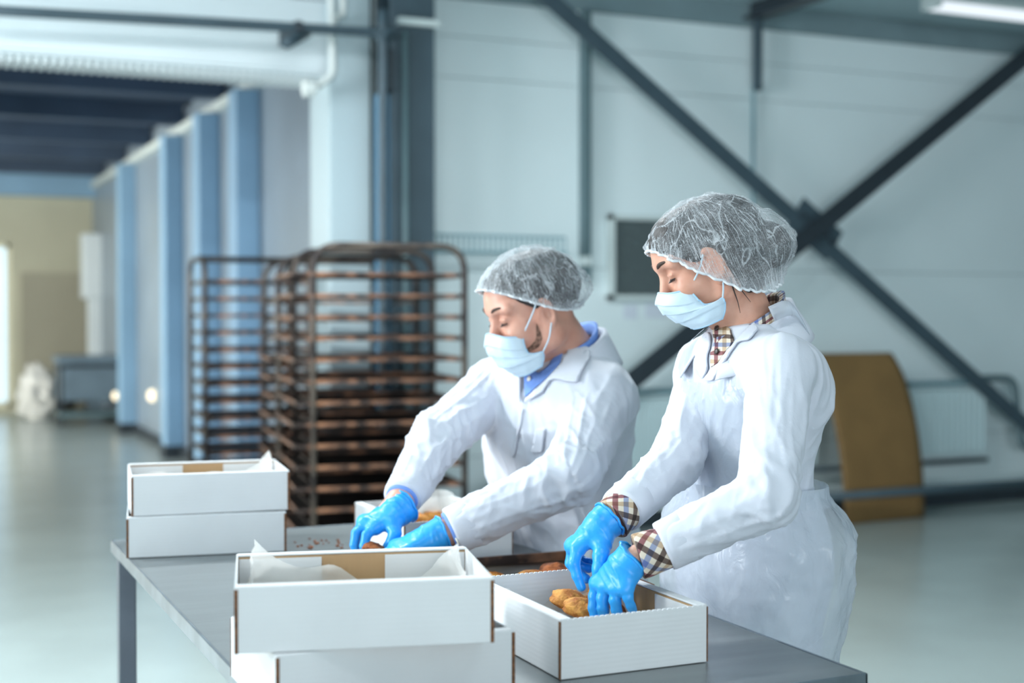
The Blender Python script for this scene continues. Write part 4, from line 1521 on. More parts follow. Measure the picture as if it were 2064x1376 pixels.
                cuff = np.exp(-((sx - L1 - L2 + 0.05) / 0.05) ** 2) * 0.35
                edge = np.clip((L1 + L2 - sx) / 0.045, 0, 1) if s0 > 0 else 1.0
                dd = (r * (0.28 + 0.8 * elb + cuff) * P['fold'] + r2 * 0.6 * P['fold'] - 0.3 * P['fold']) * edge
                better = w > wsum
                disp = np.where(better, dd, disp)
                wsum = np.maximum(w, wsum)
        top = np.clip((s.secs[-1, 2] - za) / 0.06, 0.25, 1)
        D = tors * (1 - wsum) * top + disp * wsum
        V = V + N * D[:, None]
        V = relax(V, Q, 1, 0.25)
        s.coatV, s.coatQ = V, Q
        o = s.part('lab_coat', V, Q, M['coat'])
        s.coat_o = o
        s.bvh = BVHTree.FromPolygons(V.tolist(), Q.tolist())
        for arm, rr in zip(P['arms'], P['arm_r']):          # turned cuff seam at each sleeve end
            el, wr = np.asarray(arm[1]), np.asarray(arm[2])
            dr = nrm(wr - el)
            r = rr[2] + (rr[1] - rr[2]) * 0.06
            pts = [wr - dr * 0.042, wr - dr * 0.040, wr - dr * 0.002, wr + dr * 0.003, wr + dr * 0.003, wr - dr * 0.02]
            v, f, _ = tube_geo(pts, [r + 0.0005, r + 0.003, r + 0.0022, r + 0.001, r - 0.003, r - 0.004], 48, False)
            v += (np.clip(pnoise(v * 30 + seed), -1, 1) * 0.0016)[:, None] * nrm([0.2, 0.3, 1])
            s.part('sleeve_hem', v, f, M['coat'], o)
        return o

    # ------------------------------------------------ patches lying on a cloth or skin surface
    def patch(s, name, poly, m, bvh, off=0.004, th=0.0025, parent=None, step=7.0, uvs=0.0, lift=None, label=None, fold=None):
        P2 = np.asarray(poly, float)
        n = len(P2)
        bpts = []
        for i in range(n):
            a, b = P2[i], P2[(i + 1) % n]
            k = max(1, int(np.linalg.norm(b - a) / step))
            for t in range(k): bpts.append(a + (b - a) * t / k)
        nb_ = len(bpts)
        x0, y0 = P2.min(0); x1, y1 = P2.max(0)
        for x in np.arange(x0 + step / 2, x1, step):
            for y in np.arange(y0 + step / 2, y1, step): bpts.append(np.array([x, y]))
        vv, ee, ff, _, _, _ = mgeo.delaunay_2d_cdt([Vector(p) for p in bpts], [(i, (i + 1) % nb_) for i in range(nb_)], [], 1, 0.01)
        V, ok = [], []
        C0 = Vector(_C)
        for p in vv:
            d = Vector(nrm(ray(p.x, p.y)))
            hit, nn, _, _ = bvh.ray_cast(C0, d)
            if hit is None:
                nr_ = bvh.find_nearest(C0 + d * float(V[-1][3] if V else 2.5))
                hit, nn = nr_[0], nr_[1]
            if nn.dot(d) > 0: nn = -nn
            V.append((hit, nn, p, (hit - C0).length))
        H = np.array([v[0][:] for v in V]); Nn = np.array([v[1][:] for v in V])
        ed = [(e[0], e[1]) for e in ee]
        for _ in range(3):                                      # even out so the flap lies smooth
            S, c, SN = np.zeros_like(H), np.zeros(len(H)), np.zeros_like(H)
            for a, b in ed:
                S[a] += H[b]; S[b] += H[a]; c[a] += 1; c[b] += 1
                SN[a] += Nn[b]; SN[b] += Nn[a]
            H = H * 0.5 + 0.5 * S / np.maximum(c, 1)[:, None]
            Nn = Nn * 0.5 + 0.5 * SN / np.maximum(c, 1)[:, None]
        Nn /= np.linalg.norm(Nn, axis=1, keepdims=True)
        lf = np.array([off + (lift(p[2].x, p[2].y) if lift else 0) for p in V])
        W_ = H + Nn * lf[:, None]
        uv = [(p[2].x * uvs, p[2].y * uvs) for p in V] if uvs else None
        F = [tuple(f) for f in ff]
        use = sorted({i for f in F for i in f})
        mp_ = {a: i for i, a in enumerate(use)}
        F = [tuple(mp_[i] for i in f) for f in F]
        W_, Nn = W_[use], Nn[use]
        if uv: uv = [uv[i] for i in use]
        # thickness
        nV = len(W_)
        bot = W_ - Nn * th
        edge = {}
        for f in F:
            for i in range(len(f)):
                a, b = f[i], f[(i + 1) % len(f)]
                edge[(a, b)] = edge.get((a, b), 0) + 1
        side = [(b, a, a + nV, b + nV) for (a, b) in edge if (b, a) not in edge]
        AF = F + [tuple(i + nV for i in f[::-1]) for f in F] + side
        return s.part(name, np.concatenate([W_, bot]), AF, m, parent or s.coat_o, True, (uv + uv) if uv else None, label)

    # ------------------------------------------------ collar
    def collar(s, name, m, center, r_in, r_out, z_back, z_front, drop, a_max=140, uvs=None, parent=None, tilt=0.0, th=0.003, seed=0.0, shift=0.0):
        nA, rows = 60, 9
        V, UV = [], []
        c = np.asarray(center)
        for i in range(rows):
            t = i / (rows - 1)
            for j in range(nA):
                a = math.radians(-a_max + 2 * a_max * j / (nA - 1))
                w = (1 + math.cos(a)) / 2
                zt = z_front + (z_back - z_front) * w
                dirv = -s.fw * math.cos(a) + s.lat * math.sin(a)
                if t < 0.3:
                    u = t / 0.3
                    r, z = r_in * (1 - 0.0 * u), zt - 0.025 * (1 - u)
                else:
                    u = (t - 0.3) / 0.7
                    r = r_in + 0.008 + (r_out - r_in - 0.008) * u ** 1.2
                    z = zt - drop * u ** 1.35 + 0.004 * math.sin(min(1, u * 4) * math.pi) * (u < 0.25)
                V.append(c + dirv * r * np.array([1, 1, 1]) + s.fw * (shift * (1 - w)) + UP * z)
                UV.append((a * 0.07 * 19, t * 0.06 * 19))
        V = np.array(V)
        V += (pnoise(V * 16 + seed) * 0.003)[:, None] * UP
        o = s.part(name, V, grid_faces(nA, rows), m, parent or s.coat_o, True, UV)
        solidify(o, th, 0)
        return o

    # ------------------------------------------------ hair, cap, mask
    def hair(s, bun=None, plane=((0.0, 0, 0.012), (0.62, 0, -0.78)), r=(0.103, 0.082, 0.091), extra=()):
        rng = [np.arange(s.o[i] - 0.22, s.o[i] + 0.22, 0.0045) for i in range(3)]
        G = Field(*rng)
        n = s.M @ np.array(plane[1])
        G.ell(s.h(-0.012, 0, 0.050), np.array(r) * s.s, s.M, 0.01, cut=(s.h(*plane[0]), n))
        G.ell(s.h(0.028, 0, 0.056), np.array((0.0735, 0.070, 0.070)) * s.s, s.M, 0.01, cut=(s.h(*plane[0]), n))
        if bun: G.ell(s.h(*bun[0]), np.array(bun[1]) * s.s, s.M, 0.02)
        for e in extra: G.cone(s.h(*e[0]), s.h(*e[1]), e[2] * s.s, e[3] * s.s, 0.012)
        V, Q = G.mesh()
        N = vnormals(V, Q)
        L = (V - s.o) @ s.M
        V = V + N * (pnoise(np.stack([L[:, 0] * 30, L[:, 1] * 90, L[:, 2] * 90], 1)) * 0.0015)[:, None]
        return s.part('hair', V, Q, M['hair'])

    def cap(s, ells, brim, seed, c=(-0.01, 0, 0.045), pleats=34, pole=(0.0, 0.0), puff=0.0):
        nA, nR = 480, 100
        c = np.array(c)
        U_, R_, = [], []
        V = []
        el0 = np.zeros(nA)
        az = np.linspace(0, 2 * np.pi, nA, endpoint=False)
        zb = brim[0] + brim[1] * np.cos(az) + brim[2] * np.cos(2 * az)
        rb = 0.100 - 0.013 * np.sin(az) ** 2 + 0.006 * np.cos(az)
        el0 = np.arctan2(zb, rb)
        dirs = []
        for i in range(nR):
            t = i / (nR - 1)
            el = el0 + (math.pi / 2 - el0) * t
            dirs.append(np.stack([np.cos(el) * np.cos(az), np.cos(el) * np.sin(az), np.sin(el)], 1))
        D = np.concatenate(dirs)
        T = np.repeat(np.linspace(0, 1, nR), nA)
        AZ = np.tile(az, nR)
        acc = 0.0
        kk = 60.0
        for ec, er in ells:
            ec, er = np.array(ec) - c, np.array(er)
            A_ = ((D / er) ** 2).sum(1)
            B_ = -2 * (D * ec / er ** 2).sum(1)
            C_ = ((ec / er) ** 2).sum() - 1
            disc = B_ * B_ - 4 * A_ * C_
            r = np.where(disc > 0, (-B_ + np.sqrt(np.maximum(disc, 0))) / (2 * A_), 0.02)
            acc = acc + np.exp(kk * np.clip(r, 0.02, 1))
        r = np.log(acc) / kk
        pin = np.exp(-(T / 0.10) ** 2)
        rb_full = np.tile(np.hypot(zb, rb), nR)
        r = r * (1 - pin) + (rb_full + 0.003) * pin
        q = D * 6.0 + seed
        ph = AZ * pleats + 2.5 * pnoise(D * 3 + seed)
        r = r * (1 + 0.020 * np.sin(ph) * np.exp(-T * 6.0) + 0.010 * np.sin(AZ * 17 + 3 * pnoise(D * 2 + seed + 3)) * np.exp(-T * 2.2))
        r *= 1 + 0.006 * np.sin(AZ * 71 + 4 * pnoise(D * 2.5 + seed + 1)) * np.clip(1.15 - T, 0.1, 1)
        r += np.clip(ridged(D * 2.6 + seed) - 0.70, 0, 1) * 0.016 + pnoise(D * 5 + seed) * 0.002
        L = c + D * r[:, None]
        V = s.o + s.s * (L @ s.M.T)
        F = grid_faces(nA, nR, True)
        o = s.part('hair_cap', V, F, M['cap'], None, True, np.stack([np.abs(AZ - np.pi) / np.pi, T], 1))
        bp_ = V[:nA]
        loop = np.vstack([bp_, bp_[:1]])
        v, f, _ = tube_geo(loop, 0.0026, 6, False)
        s.part('elastic_band', v, f, M['cap_band'], o)
        return o

    def mask(s, top, bot, side_pts, ridge_seed=0.0):
        """side_pts: outline of the lateral edge from top to bottom, local coordinates (left side)"""
        nu, nv = 41, 65
        prof = spline(np.array([(x, 0, z) for x, z in top]), 10)       # centre line, nose bridge to chin
        tt = np.linspace(0, 1, len(prof))
        ce = np.stack([np.interp(np.linspace(0, 1, nv), tt, prof[:, i]) for i in range(3)], 1)
        sp_ = spline(np.array(side_pts), 10)
        ts = np.linspace(0, 1, len(sp_))
        se = np.stack([np.interp(np.linspace(0, 1, nv), ts, sp_[:, i]) for i in range(3)], 1)
        V = []
        for i in range(nv):
            t = i / (nv - 1)
            for j in range(nu):
                w = -1 + 2 * j / (nu - 1)
                a = abs(w)
                e = 1.0 - math.sqrt(max(0.0, 1 - a ** 2.0)) if a < 1 else 1.0
                bl = e * 0.55 + 0.45 * a ** 2.2
                y = math.copysign(1, w) * se[i, 1] * (math.sin(a * math.pi / 2) ** 0.85)
                x = ce[i, 0] + (se[i, 0] - ce[i, 0]) * bl
                z = ce[i, 2] + (se[i, 2] - ce[i, 2]) * (a ** 1.3)
                pl = 0.0050 * (((t * 4.0) % 1.0) - 0.5) * (0.12 < t < 0.9)
                V.append((x + pl * (1 - a * 0.6), y * (1 + pl * 6), z))
        V = np.array(V)
        n = pnoise(V * 42 + ridge_seed) * 0.0022
        V[:, 0] += n
        V[:, 1] += np.sign(V[:, 1]) * np.abs(pnoise(V * 30 + ridge_seed + 4)) * 0.003 * np.clip(np.abs(V[:, 1]) / 0.05, 0, 1)
        L = V
        Wv = s.o + s.s * (L @ s.M.T)
        o = s.part('face_mask', Wv, grid_faces(nu, nv), M['mask'])
        solidify(o, 0.0014, 0)
        G = Wv.reshape(nv, nu, 3)
        for nm, line in (('top_seam', G[1]), ('bottom_seam', G[-2])):
            v, f, _ = tube_geo(line, 0.0016, 6)
            s.part(nm, v, f, M['mask_band'], o)
        for j in (0, nu - 1):
            v, f, _ = tube_geo(G[:, j], 0.0017, 6)
            s.part('side_seam', v, f, M['mask_band'], o)
        s.mask_o, s.mask_grid = o, G
        return o

    def loops(s, pairs):
        for path in pairs:
            v, f, _ = tube_geo(spline(path, 8), 0.0017, 6)
            s.part('ear_loop', v, f, M['mask'], s.mask_o)

    def brows(s, w=0.0042):
        for y in (-1, 1):
            pts = spline([s.h(0.0985, y * 0.013, 0.041), s.h(0.0965, y * 0.028, 0.0475), s.h(0.088, y * 0.043, 0.0485), s.h(0.076, y * 0.054, 0.043)], 6)
            rr = np.interp(np.linspace(0, 1, len(pts)), [0, 0.25, 0.6, 1], [w * 0.7, w, w * 0.75, w * 0.25])
            v, f, _ = tube_geo(pts, rr, 8)
            s.part('eyebrow', v, f, M['brow'])
            for q in range(13):
                b = -0.9 + 1.8 * q / 12
                e0 = s.h(0.076 + 0.0146 * math.cos(b), y * (0.0315 + 0.0150 * math.sin(b)), 0.0125)
                e1 = e0 + s.s * (s.f * 0.006 * math.cos(b) + s.l * y * 0.004 * math.sin(b) - s.u * 0.004)
                v, f, _ = tube_geo([e0, (e0 + e1) / 2 - s.u * 0.0008, e1], [0.0007, 0.0006, 0.0002], 5)
                s.part('eyelash', v, f, M['hair'])
            line = [s.h(0.076 + 0.0147 * math.cos(b), y * (0.0315 + 0.0152 * math.sin(b)), 0.0128) for b in np.linspace(-1.0, 1.0, 10)]
            v, f, _ = tube_geo(line, 0.0009, 5)
            s.part('eyelid_line', v, f, M['hair'])

    # ------------------------------------------------ gloved hand
    def glove(s, wrist, arm_dir, wr_r, fingers, thumb, mcp_r=0.0125, cuff_len=0.04, label=None, vox=0.0019, seed=0.0, palm_k=0.010):
        """fingers: four chains of 4 joints (knuckle to tip); thumb: 4 joints"""
        wrist = np.asarray(wrist, float)
        ad = nrm(arm_dir)
        A = np.concatenate([np.array(c) for c in fingers] + [np.array(thumb), wrist[None], (wrist - ad * cuff_len)[None]])
        lo, hi = A.min(0) - 0.045, A.max(0) + 0.045
        G = Field(*[np.arange(lo[i], hi[i], vox) for i in range(3)])
        K = [np.asarray(c[0]) for c in fingers]
        across = nrm(K[-1] - K[0])
        G.cone(wrist - ad * cuff_len, wrist, wr_r * 1.10, wr_r * 0.98, 0.006, cut=(wrist - ad * cuff_len * 0.98, -ad))
        for i, kn in enumerate(K):
            w0 = wrist + across * (i - 1.5) * 0.009
            G.cone(w0, kn, wr_r * 0.66, mcp_r, palm_k)
        for a, b in zip(K[:-1], K[1:]):
            G.cone(a, b, mcp_r, mcp_r, palm_k)
            G.cone((a + wrist) / 2, (b + wrist) / 2, mcp_r * 1.15, mcp_r * 1.15, palm_k)
        for fi, c in enumerate(fingers):
            rr = [0.0108, 0.0098, 0.0088, 0.0078]
            sc = (1.0, 1.03, 0.98, 0.86)[fi]
            for j in range(3):
                G.cone(c[j], c[j + 1], rr[j] * sc, rr[j + 1] * sc, 0.0030)
        rr = [0.0155, 0.0128, 0.0112, 0.0094]
        for j in range(3):
            G.cone(thumb[j], thumb[j + 1], rr[j], rr[j + 1], 0.006 if j else 0.010)
        G.cone(wrist, thumb[0], wr_r * 0.7, 0.0155, 0.012)
        V, Q = G.mesh()
        N = vnormals(V, Q)
        q = V * 60 + seed
        dw = np.linalg.norm(V - wrist, axis=1)
        ax = (V - wrist) @ ad
        cr = np.clip(ridged(np.stack([ax * 55, (V @ across) * 16, (V @ np.cross(ad, across)) * 16], 1) + seed) - 0.35, 0, 1)
        V = V + N * (cr * 0.0022 * np.clip(1.3 - dw / 0.09, 0.12, 1) + pnoise(q) * 0.0004)[:, None]
        o = s.part('glove', V, Q, M['glove'], None, True, None, label)
        ring = wrist - ad * cuff_len
        n1 = nrm(np.cross(ad, [0.1, 0.3, 1])); n2 = np.cross(ad, n1)
        pts = []
        for a in np.linspace(0, 2 * math.pi, 49):
            wv = pnoise(np.array([[math.cos(a) * 2 + seed, math.sin(a) * 2, 3.3]]))[0]
            pts.append(ring + (n1 * math.cos(a) + n2 * math.sin(a)) * wr_r * (1.13 + 0.05 * wv) + ad * 0.004 * wv)
        v, f, _ = tube_geo(pts, 0.0024, 6, False)
        s.part('rolled_cuff', v, f, M['glove'], o)
        return o

    def button(s, px, py, m, bvh=None, r=0.006, parent=None, off=0.006):
        C0 = Vector(_C); d = Vector(nrm(ray(px, py)))
        hit, nn, _, _ = (bvh or s.bvh).ray_cast(C0, d)
        if hit is None: return
        if nn.dot(d) > 0: nn = -nn
        h_, n_ = np.array(hit), np.array(nn)
        v, f, _ = tube_geo([h_ + n_ * off, h_ + n_ * (off + 0.0018), h_ + n_ * (off + 0.0026)], [r, r, r * 0.75], 14)
        s.part('button', v, f, m, parent or s.coat_o)
# ------------------------------------------------------------------ the woman in the apron
def zw(x, y, d): return atd(1100 + x / 4.586, 960 + y / 4.586, d)     # close-up of her hands
camdir = lambda p: nrm([-p[0], -p[1], 0])


def heading(p, deg):
    """level direction that stands deg degrees away from the camera, turned to the photograph's left"""
    c = camdir(p)
    a = math.radians(deg)
    l = -_R
    l = nrm(l - c * (l @ c))
    v = c * math.cos(a) + l * math.sin(a)
    return nrm([v[0], v[1], 0])


hd = atd(1434, 534, 2.50)
W = Person(dict(
    man=False, label='woman in a hair cap, mask, white coat and clear apron packing cookies', seed=3.0, fold=0.0065,
    head=hd, head_fw=heading(hd, 76), pitch=27, hs=0.955, ear_x=0.012,
    fw=(-1, 0), feet=(1.50, 2.14, 0.0), neck=atd(1510, 668, 2.52), wrist_r=0.0245,
    secs=[(1512, 662, 2.52, .072, .066), (1516, 700, 2.53, .140, .086), (1520, 745, 2.54, .164, .104), (1520, 805, 2.55, .165, .113), (1515, 880, 2.56, .150, .102),
          (1512, 985, 2.57, .136, .096), (1515, 1050, 2.585, .160, .113), (1514, 1130, 2.59, .172, .116), (1508, 1250, 2.6, .168, .110), (1504, 1560, 2.62, .165, .112)],
    arms=[[atd(1574, 742, 2.37), atd(1546, 1002, 2.235), atd(1340, 1100, 2.235), atd(1270, 1130, 2.23)],
          [atd(1428, 740, 2.63), atd(1366, 926, 2.48), atd(1254, 1028, 2.33), atd(1205, 1062, 2.30)]],
    arm_r=[(.056, .047, .039), (.054, .045, .038)]))
W.body()
W.coat()
W.collar('collar', M['coat'], W.P['neck'] + W.fw * 0.0, 0.068, 0.118, 0.062, -0.030, 0.062, 150, seed=1.0, shift=0.01)
# shirt collar, placket and cuffs
W.collar('shirt_collar', M['plaid'], W.P['neck'] + W.fw * 0.004, 0.060, 0.070, 0.072, -0.015, 0.035, 165, parent=W.body_o, seed=4.0, shift=0.012)['label'] = 'plaid shirt collar inside the coat collar'
W.patch('shirt_front', [(1440, 648), (1474, 660), (1484, 690), (1468, 706), (1452, 730), (1434, 744), (1432, 715), (1440, 690), (1436, 668)], M['plaid'], W.bvh, 0.003, 0.002, W.body_o, 5, 0.015, label='plaid shirt front in the coat opening')
for by in (663, 710): W.button(1449, by, M['button_dk'], None, 0.0055, W.body_o, 0.005)
W.patch('lapel', [(1492, 680), (1520, 650), (1534, 664), (1514, 692), (1494, 690), (1462, 736), (1440, 772), (1418, 770), (1434, 744), (1452, 730), (1468, 706)], M['coat'], W.bvh, 0.0065, 0.003)
W.patch('lapel', [(1432, 715), (1434, 744), (1418, 770), (1402, 742), (1404, 700), (1424, 668), (1436, 668), (1440, 690)], M['coat'], W.bvh, 0.006, 0.003)
for (a0, a1, r0, r1, sd) in ((zw(1120, 660, 2.235), zw(850, 742, 2.232), .034, .0375, 1.0), (atd(1264, 1020, 2.335), zw(610, 400, 2.315), .033, .036, 2.0)):
    n = 48
    ts = [0, 0.35, 0.7, 0.95, 1.0, 1.0, 0.9]
    rr = [r0, r0 + (r1 - r0) * .4, r0 + (r1 - r0) * .8, r1, r1 - 0.0008, r1 - 0.0022, r1 - 0.003]
    v, f, uv = tube_geo([a0 + (a1 - a0) * t for t in ts], rr, n, False)
    v += (pnoise(v * 26 + sd) * 0.0035)[:, None] * nrm(np.cross(a1 - a0, [0.3, 1, 0.2]))
    uv = np.stack([np.array(uv)[:, 0] * 2 * np.pi * 0.036 * 13, np.repeat([t * np.linalg.norm(a1 - a0) * 13 for t in ts], n)], 1)
    uv = np.stack([uv[:, 0] * 0.72 + uv[:, 1] * 0.7, uv[:, 1] * 0.72 - uv[:, 0] * 0.7], 1)
    # keep the seam on a whole period
    W.part('shirt_cuff', v, f, M['plaid'], None, True, uv, 'checked shirt cuff showing below the sleeve')

# apron: skirt, bib, belt, neck tie
def ring_at(S, z):
    return [smooth_interp(np.array([z]), S[:, 2], S[:, i])[0] for i in (0, 1, 3, 4)]


def sheet(P, zs, tmax, off, flare, seed, ztop=None, rows=60, cols=110, amp=0.006, expo=2.3):
    V = []
    z0, z1 = zs
    for i in range(rows):
        for j in range(cols):
            th = -1 + 2 * j / (cols - 1)
            t = i / (rows - 1)
            zt = z1 if ztop is None else ztop(th)
            z = z0 + (zt - z0) * t
            tm = tmax(z) if callable(tmax) else tmax
            a_ = math.radians(th * tm)
            cx, cy, a, b = ring_at(P.secs, z)
            f, l = math.cos(a_), math.sin(a_)
            q = (abs(l / a) ** expo + abs(f / b) ** expo) ** (-1 / expo)
            q += off + (flare(z, a_) if flare else 0)
            V.append(np.array([cx, cy, 0]) + (P.fw * f + P.lat * l) * q + UP * z)
    V = np.array(V)
    C = V.copy(); C[:, 2] = 0
    ctr = np.array([V[:, 0].mean(), V[:, 1].mean(), 0])
    d = C - ctr
    d /= np.linalg.norm(d, axis=1, keepdims=True)
    tang = np.arctan2(d[:, 1], d[:, 0])
    q = np.stack([tang * 2.2 + V[:, 2] * 2, V[:, 2] * 3.2, tang * 0.8], 1) + seed
    q2 = np.stack([tang * 4, V[:, 2] * 11, tang * 3 + V[:, 2] * 6], 1) + seed
    q3 = np.stack([tang * 9 + V[:, 2] * 9, V[:, 2] * 22, tang * 5], 1) + seed
    V += d * ((np.clip(ridged(q) - 0.2, 0, 1) + np.clip(ridged(q2) - 0.3, 0, 1) * 0.9 + np.clip(ridged(q3) - 0.3, 0, 1) * 0.45) * amp)[:, None]
    return V, grid_faces(cols, rows)


zwst = W.secs[np.argmin(abs(W.secs[:, 2] - atd(1512, 985, 2.57)[2]))][2]
fl = lambda z, a: 0.026 * min(1, max(0, (zwst - z) / 0.08)) * (1 - 0.75 * min(1, max(0, (zwst - z - 0.08) / 0.22))) * (0.35 + 0.9 * (1 - math.cos(a)) / 2)
V, F = sheet(W, (0.62, zwst + 0.012), 158, 0.020, fl, 2.0, amp=0.009, rows=80, cols=130)
V = V[:]
V[:, 0] = np.maximum(V[:, 0], TX1 + 0.012 - 0.07 * np.clip((V[:, 2] - ZT - 0.005) / 0.16, 0, 1))
ap = W.part('apron', V, F, M['apron'], None, True, None, 'clear plastic apron with wide skirt')
bibtop = lambda th: (1.298 + 0.10 * min(1, max(0, abs(th) - 0.30) / 0.35)) if abs(th) < 0.66 else 1.398 - 0.17 * (abs(th) - 0.66) / 0.34
V, F = sheet(W, (zwst - 0.006, 1.3), 76, 0.014, None, 6.0, bibtop, amp=0.0045, rows=60, cols=80)
W.part('apron_bib', V, F, M['apron'], ap)
V, F = sheet(W, (zwst - 0.020, zwst + 0.016), 172, 0.026, None, 9.0, None, 10, 120, amp=0.003)
o = W.part('apron_belt', V, F, M['apron'], ap)
# neck tie of the apron standing off behind the collar
nb = W.P['neck']
p = [atd(1548, 618, 2.43), atd(1578, 606, 2.44), atd(1596, 612, 2.46), atd(1618, 646, 2.47)]
tv = []
for q in spline(p, 6):
    tv += [q, q + np.array([0.012, -0.004, -0.026])]
tf = [(2 * i, 2 * i + 1, 2 * i + 3, 2 * i + 2) for i in range(len(tv) // 2 - 1)]
solidify(W.part('neck_tie', tv, tf, M['apron'], ap), 0.001)

# hair, cap, mask
W.hair(bun=((-0.116, 0.0, -0.016), (0.044, 0.048, 0.046)), plane=((0.1, 0, 0.088), (0.74, 0, -0.67)), r=(0.1145, 0.079, 0.077),
       extra=[((-0.06, 0, -0.02), (-0.06, 0, -0.055), 0.04, 0.03), ((-0.034, 0.031, 0.01), (-0.042, 0.030, -0.035), 0.052, 0.046), ((-0.034, -0.031, 0.01), (-0.042, -0.030, -0.035), 0.052, 0.046)])
for q_ in ([(-0.004, 0.078, -0.030), (0.000, 0.074, -0.050), (0.002, 0.067, -0.078), (0.006, 0.062, -0.100)], [(-0.012, 0.076, -0.030), (-0.012, 0.072, -0.055), (-0.020, 0.066, -0.090)]):
    v, f, _ = tube_geo(spline([W.h(*c) for c in q_], 6), np.linspace(0.0016, 0.0004, 6 * (len(q_) - 1) + 1), 6)
    W.part('hair_strand', v, f, M['hair'])
W.cap([((-0.006, 0, 0.044), (0.116, 0.092, 0.086)), ((-0.104, 0, -0.012), (0.063, 0.068, 0.063)), ((-0.045, 0, 0.01), (0.09, 0.088, 0.07))], (-0.0725, 0.080, 0.0265), 2.0)
W.mask([(0.114, 0.000), (0.128, -0.020), (0.121, -0.045), (0.107, -0.070), (0.086, -0.094)], None,
       [(0.070, 0.050, -0.014), (0.067, 0.056, -0.034), (0.060, 0.059, -0.054), (0.040, 0.063, -0.060), (0.024, 0.066, -0.060), (0.028, 0.062, -0.080), (0.040, 0.054, -0.096)], 1.0)
g = W.mask_grid
for side, y in ((-1, 1), (0, -1)):
    W.loops([[g[1, side], W.h(0.040, y * 0.071, 0.010), W.h(0.020, y * 0.076, 0.036)], [g[42, side], W.h(0.016, y * 0.076, -0.040), W.h(0.006, y * 0.080, -0.014)]])
W.brows()

# hands
left_f = [[zw(478, 985, 2.262), zw(448, 1110, 2.262), zw(440, 1215, 2.256), zw(452, 1300, 2.250)],
          [zw(560, 1000, 2.245), zw(525, 1130, 2.243), zw(522, 1225, 2.240), zw(540, 1310, 2.240)],
          [zw(655, 1020, 2.225), zw(640, 1140, 2.222), zw(655, 1230, 2.222), zw(675, 1300, 2.225)],
          [zw(738, 1030, 2.212), zw(758, 1120, 2.207), zw(785, 1190, 2.208), zw(808, 1240, 2.212)]]
wl = zw(735, 830, 2.232)
W.glove(wl, zw(600, 960, 2.238) - zw(800, 760, 2.23), 0.0285, left_f,
        [zw(560, 950, 2.285), zw(520, 1060, 2.305), zw(520, 1160, 2.305), zw(540, 1240, 2.295)], cuff_len=0.024, label='blue glove on the near hand inside the box', seed=2.0)
right_f = [[zw(300, 655, 2.300), zw(262, 800, 2.288), zw(290, 920, 2.285), zw(328, 1020, 2.283)],
           [zw(258, 640, 2.322), zw(232, 800, 2.325), zw(300, 900, 2.320), zw(372, 945, 2.312)],
           [zw(262, 640, 2.342), zw(250, 770, 2.350), zw(330, 840, 2.342), zw(398, 850, 2.330)],
           [zw(300, 640, 2.358), zw(300, 745, 2.368), zw(360, 790, 2.360), zw(410, 790, 2.350)]]
wr = zw(490, 480, 2.308)
W.glove(wr, zw(380, 560, 2.305) - zw(570, 400, 2.318), 0.0290, right_f,
        [zw(520, 600, 2.290), zw(512, 740, 2.272), zw(498, 850, 2.266), zw(480, 945, 2.268)], cuff_len=0.026, label='blue glove on the far hand hanging over the box', seed=5.0)
# ------------------------------------------------------------------ the man
def zm(x, y, d): return atd(680 + x / 5.43, 960 + y / 5.43, d)        # close-up of his hands
hm = atd(1078, 634, 3.02)
mfw = heading(atd(1130, 800, 3.1), 50)
G_ = Person(dict(
    man=True, label='bearded man in a hair cap, mask and white coat leaning over the tray', seed=8.0, fold=0.0095,
    head=hm, head_fw=heading(hm, 66), pitch=21, hs=1.02, ear_x=0.004,
    fw=(mfw[0], mfw[1]), feet=(1.52, 2.86, 0.0), neck=atd(1142, 712, 3.10), wrist_r=0.028,
    secs=[(1140, 705, 3.10, .080, .074), (1132, 745, 3.11, .165, .100), (1126, 795, 3.12, .198, .124), (1122, 860, 3.13, .200, .134), (1122, 940, 3.16, .190, .130),
          (1134, 1020, 3.20, .186, .126), (1150, 1100, 3.25, .195, .128), (1158, 1200, 3.28, .205, .132), (1160, 1500, 3.30, .205, .135)],
    arms=[[atd(1212, 812, 2.99), atd(1150, 960, 2.78), atd(914, 1069, 2.735), atd(860, 1088, 2.72)],
          [atd(1000, 782, 3.20), atd(880, 884, 3.0), atd(812, 1002, 2.83), atd(775, 1045, 2.80)]],
    arm_r=[(.073, .056, .046), (.068, .055, .039)]))
G_.body()
G_.coat()
G_.collar('shirt_collar', M['shirt_blue'], G_.P['neck'] + G_.fw * 0.006, 0.068, 0.076, 0.068, -0.024, 0.022, 160, parent=G_.body_o, seed=4.0, shift=0.014)['label'] = 'blue shirt collar inside the coat collar'
G_.collar('collar', M['coat'], G_.P['neck'], 0.080, 0.128, 0.060, -0.025, 0.070, 118, seed=2.0, shift=0.012)
G_.patch('shirt_front', [(1138, 712), (1130, 738), (1092, 776), (1058, 804), (1056, 745), (1076, 742), (1088, 752), (1102, 738), (1125, 710)], M['shirt_blue'], G_.bvh, 0.004, 0.002, G_.body_o, 6, label='blue shirt front in the coat opening')
G_.patch('lapel', [(1166, 655), (1188, 680), (1193, 716), (1168, 778), (1113, 767), (1102, 792), (1054, 820), (1060, 800), (1092, 776), (1130, 738), (1152, 690)], M['coat'], G_.bvh, 0.009, 0.003, step=8)
G_.patch('lapel', [(1054, 820), (1056, 745), (1046, 735), (1030, 738), (1022, 756), (1036, 790)], M['coat'], G_.bvh, 0.008, 0.003, step=8)
G_.patch('front_placket', [(1050, 820), (1062, 818), (1050, 880), (1042, 926), (1026, 928), (1036, 890)], M['coat'], G_.bvh, 0.005, 0.003, step=10)
